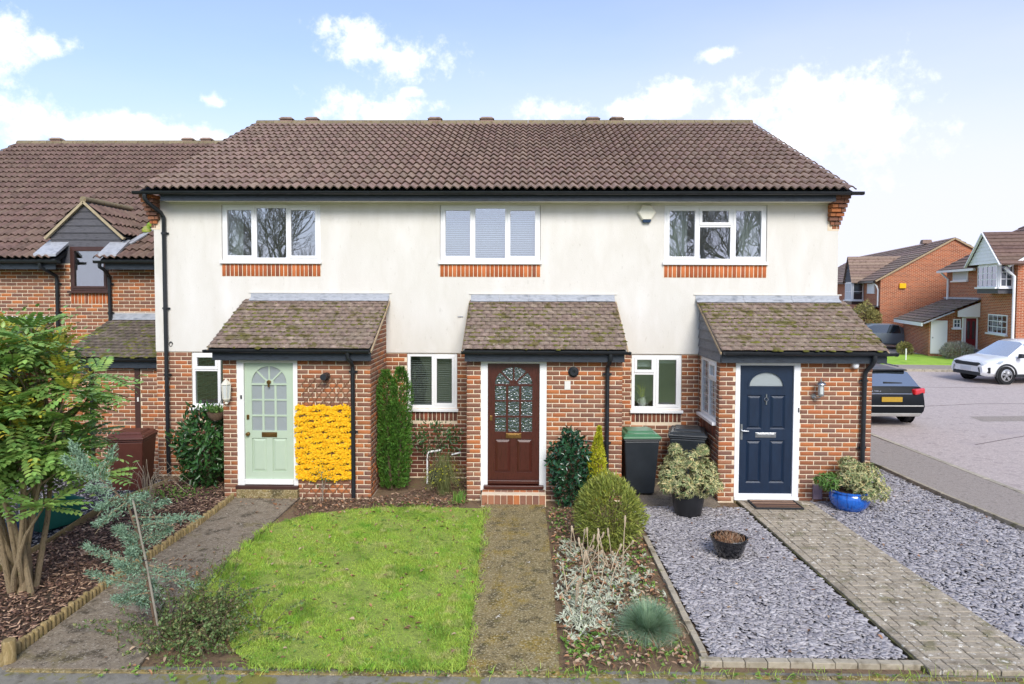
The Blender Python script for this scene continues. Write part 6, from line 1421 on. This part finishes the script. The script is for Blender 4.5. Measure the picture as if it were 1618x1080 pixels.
we = np.concatenate([lw, np.c_[.5+rng.random(80)*1.0, -5.9+rng.normal(size=80)*.2], np.c_[1.4+rng.normal(size=60)*.1, -3.2-rng.random(60)], np.c_[rng.normal(size=(120, 2))*np.array([.35, .3])+np.array([-3.0, -5.95])], scatter(BED, 260), np.c_[.58+rng.normal(size=70)*.12, -5.85+rng.normal(size=70)*.14], np.c_[.52+rng.normal(size=60)*.08, -2.3+rng.normal(size=60)*.5], np.c_[1.45+rng.normal(size=50)*.08, -3.6-2.4*rng.random(50)], np.c_[-3.4+7*rng.random(70), -6.34+rng.normal(size=70)*.05], np.c_[-2.4+1.4*rng.random(40), -1.62+rng.normal(size=40)*.08]])
carpet('weeds', we, 8, .030, .013, 'leaf_weed', 'small green weeds in the beds and along the front edging', 'weeds')
q = np.c_[-3.3+8*rng.random(420), -6.33+rng.normal(size=420)*.05]; q = np.r_[q, scatter(BED, 500)]
blades('wild_grass', np.c_[q, np.full(len(q), .0)], .07, .006, 'grass', lean=.6, kind='stuff', label='wispy grass growing through the front edging and middle bed', cat='grass')
T = thing('dried_plant', 'dead pale flower stems standing in front of the round bush', 'plant', (.8, -4.0, 0))
sp = [(.42,-.05,.62,0),(.30,.0,.5,-.06),(.20,.1,.55,-.05),(.10,-.2,.5,-.02),(0,-.1,.45,.05),(-.12,-.3,.48,-.07),(-.18,-.55,.40,.02),(-.26,-.75,.42,-.04),(.16,-.35,.36,.08),(.02,-.5,.40,-.1),(-.05,.3,.42,-.04),(-.2,.45,.45,-.02),(-.1,.5,.4,-.05),(-.26,-1.1,.36,.03),(-.2,-1.3,.32,.02),(.1,.25,.4,.06),(.24,-.05,.4,-.12)]
for (x, y, h, ln) in sp+[(random.uniform(-.35, .5), random.uniform(-1.3, .5), random.uniform(.22, .45), random.gauss(0, .12)) for _ in range(14)]:
    x += random.gauss(0, .03); ln += random.gauss(0, .05); h *= random.uniform(.75, 1.05)
    MB().tube([(x, y, 0), (x+ln*.4, y, h*.5), (x+ln, y, h)], [.007, .0065, .005], 5).tube([(x+ln*.9, y, h*.82), (x+ln, y, h), (x+ln*1.05, y, h*1.04)], [.008, .015, .006], 6).build('stem', 'straw', T, smooth=True)
T2 = [scatter(BED, 1500), np.c_[rng.normal(size=(160, 2))*np.array([.7, .22])+np.array([-2.9, -1.62])], np.c_[rng.normal(size=(120, 2))*np.array([.5, .12])+np.array([-1.5, -1.55])], np.c_[rng.normal(size=(90, 2))*np.array([.3, .35])+np.array([-3.3, -5.8])], scatter(SL1, 40), scatter(SL2, 40), scatter(LAWN, 170), np.c_[rng.normal(size=(60, 2))*np.array([.3, .3])+np.array([-4.1, -4.2])]]
P = np.concatenate(T2); P = P[P[:, 1] > -6.5]; n = len(P); P = np.c_[P, .025+.02*rng.random(n)]
leaves('fallen_leaves', P, np.c_[rng.normal(size=(n, 2)), rng.normal(size=n)*.25], .035+.035*rng.random(n), .02+.02*rng.random(n), 'leaf_dry', None, nrm=np.tile([0, 0, 1.], (n, 1)), ovate=True, fold=.25, curl=.25, kind='stuff', label='brown fallen leaves scattered over beds and lawn', cat='leaf litter')
bark('leaf_mould', [(-3.6, -1.32), (-2.4, -1.32), (-.95, -.2), (-.95, -1.66), (-2.2, -1.72), (-2.9, -1.9), (-3.45, -2.2)], 1500, .0, 'bark', .02, .06, label='dark bark and twigs in the narrow bed under the flower screen', cat='bark mulch')
# --- winter jasmine and shrub under the middle window
T = thing('winter_jasmine', 'twiggy winter jasmine with yellow flowers left of the middle porch', 'shrub', (-1.32, -1.0, 0)); mb = MB(); r0 = np.random.default_rng(17); tp = []
for i in range(110):
    a = r0.random()*6.283; L = .10+.26*r0.random(); h = .25+.45*r0.random(); t = (math.cos(a)*L, math.sin(a)*L*.8-.05, h*.75); mb.tube([(r0.normal()*.05, r0.normal()*.05, 0), (math.cos(a)*L*.5, math.sin(a)*L*.4, h), t, (t[0]*1.25, t[1]*1.2, t[2]*.55)], [.004, .0035, .003, .002], 4); tp.append(t)
mb.build('stem', 'stem_green', T, smooth=True); tp = np.array(tp); P = np.repeat(tp, 6, 0)+rng.normal(size=(len(tp)*6, 3))*.05; leaves('foliage', P, rdir(len(P)), .022, .01, 'leaf_olive', T)
P = np.repeat(tp[::2], 5, 0)+np.repeat(rng.normal(size=(len(tp[::2]), 3))*.07, 5, 0); leaves('flower', P, rdir(len(P))+np.array([0, -.4, .2]), .02, .014, 'leaf_gold', T)
T = thing('viburnum', 'sparse grey green shrub trained on the brick below the middle window', 'shrub', (-1.55, -.35, 0)); P, D = dome(520, .55, .2, .35, .78, 40, .2, .3)
leaves('foliage', P, D+rdir(len(P)), .05+.03*rng.random(len(P)), .025, 'leaf_laurel', T, ovate=True); stems(T, (0, 0, 0), [P[i] for i in range(0, 200, 9)], .008, 'bark_brown')
T = thing('rose', 'thin young rose stem in front of the yellow flower screen', 'plant', (-3.20, -1.55, 0)); MB().tube([(0, 0, 0), (.01, 0, .25), (-.02, 0, .5)], [.008, .007, .004], 6).tube([(0.02, 0, .2), (.06, 0, .4)], [.005, .003], 5).tube([(-.03, 0, 0), (-.02, .01, .3)], [.006, .003], 5).build('stem', 'wood_pale', T, smooth=True)
P = np.array([0, 0, .42])+rng.normal(size=(110, 3))*np.array([.10, .04, .10]); leaves('foliage', P, rdir(110), .03, .016, 'leaf_laurel', T, ovate=True)
T = thing('spring_bulbs', 'clump of green bulb leaves beside the middle porch wall', 'plant', (-1.02, -1.5, 0)); blades('blades', np.c_[rng.normal(size=(60, 2))*.05, np.zeros(60)], .2, .014, 'leaf_weed', T, lean=.25)
T = thing('garden_plant', 'low green creeping plant at the foot of the laurel', 'plant', (-5.75, -1.35, 0)); n = 240; P = np.c_[rng.normal(size=(n, 2))*np.array([.3, .18]), .03+.08*rng.random(n)]; leaves('foliage', P, rdir(n)+np.array([0, 0, .5]), .045, .02, 'leaf_weed', T, ovate=True)
# --- far shrubs
T = thing('lavender_bush', 'grey lavender bush at the edge of the distant lawn', 'shrub', (21.45, 21.9, .07)); P, D = dome(2600, .80, .5, .44, .34, 50, .6, .14); leaves('foliage', P, D+rdir(len(P))*.6+np.array([0, 0, .6]), .13, .03, 'leaf_lavender', T)
T = thing('small_bush', 'small olive green bush left of the lavender', 'shrub', (20.15, 24.1, .07)); P, D = dome(900, .34, .32, .34, .26, 51, .5, .2); leaves('foliage', P, D+rdir(len(P))*.7, .12, .04, 'leaf_olive', T)
T = thing('bush', 'tall pale olive bush beside the far lean to roof', 'shrub', (21.0, 29.95, .05)); P, D = dome(2600, .9, .7, 1.2, 1.4, 52, .5, .22); leaves('foliage', P, D+rdir(len(P))*.8, .16, .05, 'leaf_olive', T); stems(T, (0, 0, 0), [P[i]*.8 for i in range(0, 150, 10)], .04, 'bark_brown')
# --- young tree guard on the far lawn
# --- bare trees on the far side of the street behind the viewpoint (they show in the upstairs windows)
def bare_tree(loc, label, Ht, seed, lev=7):
    r = random.Random(seed); T = thing('bare_tree', label, 'tree', loc); segs = MB(); tw = MB()
    def grow(p, d, L, rad, k):
        mid = p+d*L*.5+Vector((r.gauss(0, .06), r.gauss(0, .06), r.gauss(0, .04)))*L; e = p+d*L+Vector((r.gauss(0, .05), r.gauss(0, .05), .05))*L
        (segs if k > 2 else tw).tube([p, mid, e], [rad, rad*.85, rad*.7], 7 if k > 3 else 3, False)
        if k == 0: return
        nb = 3 if k > 1 else 2
        for i in range(nb):
            ax = Vector((r.gauss(0, 1), r.gauss(0, 1), r.gauss(0, .6))); nd = (d+ax.normalized()*(.35+.35*r.random())+Vector((0, 0, .10))).normalized(); grow(e if i else e, nd, L*(.66+.2*r.random()), rad*(.62 if i else .70), k-1)
        if k > 2:
            ax = Vector((r.gauss(0, 1), r.gauss(0, 1), .2)).normalized(); grow(mid, (d*.5+ax*.8).normalized(), L*.6, rad*.45, k-2)
    grow(Vector((0, 0, -.2)), Vector((r.gauss(0, .03), r.gauss(0, .03), 1)), Ht*.24, Ht*.016, lev)
    segs.build('trunk', 'bark_grey', T, smooth=True); tw.build('crown', 'bark_grey', T)
bare_tree((-15.5, -31, -.1), 'bare tree across the street, reflected in the left upstairs window', 11, 3)
bare_tree((-20.5, -33, -.1), 'bare tree further along the street, reflected at the left window edge', 10, 5)
bare_tree((9.5, -24, -.1), 'large bare tree across the street, reflected in the right upstairs window', 11.5, 8)
bare_tree((14.0, -29, -.1), 'bare tree behind, reflected at the right upstairs window edge', 11, 12)
# ================================================================== bins, boxes, fittings
def wheelie_bin(label, loc, rz, body, lid, group='wheelie bins by the houses'):
    T = thing('wheelie_bin', label, 'wheelie bin', loc, rz, group); w, d = .29, .30
    b = MB().taper((-w*.80, w*.80, -d*.72, d*.78), (-w, w, -d, d), .03, .93); b.taper((-w-.018, w+.018, -d-.018, d+.018), (-w-.02, w+.02, -d-.02, d+.02), .93, .97); b.build('body', body, T, bevel=.02)
    l = MB(); l.taper((-w-.03, w+.03, -d-.045, d+.02), (-w-.028, w+.028, -d-.042, d+.02), .972, 1.005); l.taper((-w-.015, w+.015, -d-.025, d+.01), (-w*.93, w*.93, -d*.88, d*.93), 1.005, 1.045); lo = l.build('lid', lid, T, bevel=.014)
    MB().taper((-w*.78, w*.78, -d*.62, d*.75), (-w*.70, w*.70, -d*.52, d*.66), 1.045, 1.075).build('lid_panel', lid, lo, bevel=.006)
    MB().tube([(-w*.75, d+.02, .96), (-w*.75, d+.08, .99), (w*.75, d+.08, .99), (w*.75, d+.02, .96)], .014, 8).build('handle', body, T, smooth=True)
    for s in (-1, 1): MB().lathe([(.0, -.025), (.09, -.025), (.10, -.015), (.10, .015), (.09, .025), (0, .025)], 20, (s*(w*.82), d*.72, .10), 'x').build('wheel', 'tyre', T, smooth=True, fix=True)
    return T
wheelie_bin('black wheelie bin with green lid standing left of the end porch', (1.93, -.82, 0), R(3), 'bin_black', 'bin_green')
wheelie_bin('all black wheelie bin behind the potted pieris', (2.80, -.66, 0), R(-14), 'bin_black', 'bin_black')
wheelie_bin('brown wheelie bin standing in the gap left of the laurel', (-6.72, -.75, -.1), R(8), 'bin_brown', 'bin_brown')
def crate(label, loc, rz, m, w=.28, d=.2, h=.3):
    T = thing('recycling_box', label, 'recycling box', loc, rz); t = .012
    b = MB()
    for (x0, x1, y0, y1) in ((-w, w, -d, -d+t), (-w, w, d-t, d), (-w, -w+t, -d+t, d-t), (w-t, w, -d+t, d-t)): b.taper((x0*.88, x1*.88, y0*.88, y1*.88), (x0, x1, y0, y1), 0, h)
    b.box(-w*.87, w*.87, -d*.87, d*.87, 0, .012); b.build('body', m, T)
    r_ = MB(); 
    for (x0, x1, y0, y1) in ((-w-.02, w+.02, -d-.02, -d), (-w-.02, w+.02, d, d+.02), (-w-.02, -w, -d, d), (w, w+.02, -d, d)): r_.box(x0, x1, y0, y1, h-.03, h+.004)
    r_.build('rim', m, T, bevel=.004); return T
crate('dark green open recycling box on the gravel behind the mahonia', (-6.72, -2.75, .03), R(62), 'box_green', .30, .22, .34); crate('dark blue recycling box next to the green one', (-6.78, -3.45, .03), R(20), 'box_blue', .22, .2, .24)
# trellis and flower screen on the left porch wall
T = thing('trellis', 'diagonal wooden trellis fixed behind the yellow flower screen', 'trellis', (-3.2, YF, 0), hold=True)
x0, x1, z0, z1 = -3.60, -2.80, .05, 1.98
for s in (1, -1):
    k = -2.2
    while k < 2.2:
        pts = []
        for (x, z) in ((x0, k+s*0), (x1, k+s*.95)):
            pts.append((x, z+1.0))
        (xa, za), (xb, zb) = pts; f = lambda z: xa+(z-za)*(xb-xa)/(zb-za)
        lo, hi = max(min(za, zb), z0), min(max(za, zb), z1)
        if hi-lo > .06: MB().bar((f(lo), YF-.012-.006*(s > 0), lo), (f(hi), YF-.012-.006*(s > 0), hi), .012, .006, up=(0, 1, 0)).build('slat', 'trellis_wood', T)
        k += .17
T = thing('flower_screen', 'rectangular screen of bright yellow artificial flowers beside the sage door', 'artificial flowers', (-3.22, YF-.03, .3), hold=True)
rows = 14
for r_ in range(rows):
    z = .33+r_*(1.22/rows)+.02; n = 560; x = -3.68+random.uniform(-.015, .015)+(.90+random.uniform(-.03, .02))*rng.random(n); P = np.c_[x+rng.normal(size=n)*.006, YF-.035-.03*rng.random(n), z+rng.normal(size=n)*.0135+.016*np.sin(x*17+r_*2)+(rng.random(n) < .08)*rng.normal(size=n)*.03]
    Dg = rdir(n)*np.array([1, .35, 1]); leaves('garland', P, Dg, .03+.018*rng.random(n), .026+.014*rng.random(n), 'petal', T, ovate=False, kind='stuff', nrm=np.tile([0, -1., .25], (n, 1))+rdir(n)*.35)
# lanterns
T = thing('wall_lantern', 'white wall lantern on the pier left of the sage door', 'wall light', (-4.80, YF, 1.55), hold=True); cx, cyy = -4.785, YF-.115
MB().lathe([(.0, 1.60), (.035, 1.60), (.058, 1.63), (.058, 1.645), (.0, 1.645)], 6, (cx, cyy, 0)).lathe([(.075, 1.865), (.085, 1.87), (.055, 1.91), (.03, 1.935), (.015, 1.95), (0, 1.975)], 6, (cx, cyy, 0)).build('cap', 'lantern_white', T)
MB().lathe([(.05, 1.645), (.07, 1.865)], 6, (cx, cyy, 0)).build('glass', 'clear_lamp', T)
c = MB()
for k in range(6): a = 2*math.pi*k/6; c.bar((cx+.054*math.cos(a), cyy+.054*math.sin(a), 1.63), (cx+.074*math.cos(a), cyy+.074*math.sin(a), 1.87), .01, .01)
c.build('cage', 'lantern_white', T)
MB().box(cx-.03, cx+.03, YF-.014, YF, 1.62, 1.80).tube([(cx, YF, 1.60), (cx, YF-.05, 1.56), (cx, cyy, 1.60)], .008, 6).tube([(cx, YF-.01, 1.78), (cx, YF-.04, 1.80), (cx, cyy+.06, 1.80)], .008, 6).lathe([(.0, 1.53), (.03, 1.56), (.012, 1.60)], 8, (cx, cyy, 0)).build('bracket', 'lantern_white', T, smooth=True)
T = thing('wall_lantern', 'brushed steel wall lantern right of the navy door', 'wall light', (4.66, YF, 1.7), hold=True); cx, cyy = 4.70, YF-.14
MB().lathe([(.0, 1.98), (.035, 1.975), (.075, 1.945), (.08, 1.93), (.03, 1.935), (.03, 1.96), (0, 1.96)], 20, (cx, cyy, 0)).lathe([(.045, 1.775), (.045, 1.745), (.02, 1.735), (0, 1.735)], 18, (cx, cyy, 0)).lathe([(.012, 1.98), (.012, 2.02), (0, 2.025)], 10, (cx, cyy, 0)).build('cap', 'steel', T, smooth=True)
MB().lathe([(.038, 1.775), (.038, 1.935)], 16, (cx, cyy, 0)).build('glass', 'clear_lamp', T, smooth=True)
c = MB()
for k in range(4): a = math.pi/4+math.pi*k/2; c.tube([(cx+.044*math.cos(a), cyy+.044*math.sin(a), 1.76), (cx+.044*math.cos(a), cyy+.044*math.sin(a), 1.94)], .005, 5)
c.build('cage', 'steel', T)
MB().lathe([(.0, -.022), (.035, -.022), (.045, 0)], 18, (cx-.06, YF, 1.72), 'y').tube([(cx-.06, YF-.01, 1.72), (cx-.05, YF-.08, 1.70), (cx-.02, cyy+.01, 1.715), (cx, cyy, 1.74)], .011, 8).build('bracket', 'steel', T, smooth=True, fix=True)
# burglar alarm box
T = thing('alarm_box', 'cream hexagonal alarm box under the eaves of the end house', 'alarm', (2.17, -.012, 4.7), hold=True)
hx = [(2.17+.165*math.cos(a)*1.0, 4.78+.155*math.sin(a)) for a in [R(60*k) for k in range(6)]]
b = MB(); hi = [(2.17+(x-2.17)*.86, 4.78+(z-4.78)*.86) for x, z in hx]; n = 6
b.add([(x, -.012, z) for x, z in hx]+[(x, -.065, z) for x, z in hx]+[(x, -.09, z) for x, z in hi], [(i, (i+1) % n, n+(i+1) % n, n+i) for i in range(n)]+[(n+i, n+(i+1) % n, 2*n+(i+1) % n, 2*n+i) for i in range(n)]+[tuple(range(2*n, 3*n))]).build('cover', 'cream', T, fix=True)
MB().taper((2.11, 2.23, -.075, -.013), (2.09, 2.25, -.08, -.013), 4.605, 4.665).build('strobe', 'box_blue', T, bevel=.006)
# security camera under the end porch eave
T = thing('security_camera', 'small white dome camera under the end porch eave', 'camera', (5.27, YF-.05, 2.25), hold=True); MB().lathe([(.05, 2.26), (.055, 2.23), (.045, 2.19), (.02, 2.17), (0, 2.165)], 18, (5.27, YF-.06, 0)).build('dome', 'upvc', T, smooth=True); MB().lathe([(0, 2.168), (.015, 2.17)], 10, (5.27, YF-.075, -.004)).build('lens', 'trim_dark', T)
# door mat
T = thing('door_mat', 'brown ridged door mat in front of the navy door', 'door mat', (3.95, -1.62, .045)); MB().box(-.37, .37, -.20, .20, 0, .012).build('backing', 'trim_dark', T)
for k in range(13): MB().box(-.34, .34, -.18+k*.0285, -.162+k*.0285, .012, .022).build('rib', 'bark', T)
for (a, b, c_, d_) in ((-.37, .37, -.20, -.185), (-.37, .37, .19, .20), (-.37, -.35, -.185, .19), (.35, .37, -.185, .19)): MB().box(a, b, c_, d_, .0122, .026).build('border', 'trim_dark', T)
# hanging basket by the left window
T = thing('hanging_basket', 'small wicker basket of trailing plants hung by the left window', 'basket', (-5.13, -1.02, 1.22)); MB().lathe([(0, -.01), (.08, 0), (.13, .06), (.15, .13), (.135, .13), (.11, .06), (0, .03)], 20).build('basket', 'wicker', T, smooth=True)
n = 200; P = np.c_[rng.normal(size=(n, 2))*.08, .13+.09*rng.random(n)]; leaves('foliage', P, rdir(n)+np.array([0, 0, .6]), .06, .016, 'leaf_green', T)
MB().tube([(0, 0, .12), (.05, .05, .30), (.20, .2, .50)], .004, 5).tube([(.20, .2, .5), (.26, .0, .5)], .006, 5).build('wire', 'trim_dark', T)
# window-sill jug in the end house
T = thing('jug', 'cream jug of daffodil shoots on the window sill behind the bins', 'jug', (2.17, .15, 1.30)); MB().lathe([(0, 0), (.045, 0), (.06, .05), (.055, .11), (.04, .15), (.05, .17), (.045, .17), (.035, .15), (0, .14)], 18).tube([(-.05, 0, .13), (-.085, 0, .11), (-.085, 0, .06), (-.055, 0, .04)], .007, 6).build('body', 'cream', T, smooth=True)
blades('shoots', np.c_[rng.normal(size=(40, 2))*.02, np.full(40, .13)], .26, .012, 'leaf_gold', T, lean=.28)
# garden tap stand with white pipe, below the middle window
T = thing('pipe_stand', 'bent white pipe frame on the ground below the middle window', 'pipe', (-1.68, -.45, 0)); MB().tube([(0, 0, 0), (0, 0, .52), (.03, 0, .57), (.24, 0, .60)], .016, 8).tube([(.42, 0, .52), (.58, .05, .55)], .014, 8).build('pipe', 'white_paint', T, smooth=True); MB().lathe([(0, .05), (.13, .05), (.16, .12), (.13, .22), (0, .22)], 14, (.18, 0, 0)).build('drain_cover', 'trim_dark', T, smooth=True)
# little tree stake on the far lawn
T = thing('lawn_stake', 'thin white stake standing on the distant lawn', 'stake', (18.6, 21.2, .07)); MB().tube([(0, 0, 0), (0, 0, .55)], .03, 6).build('pole', 'white_paint', T)
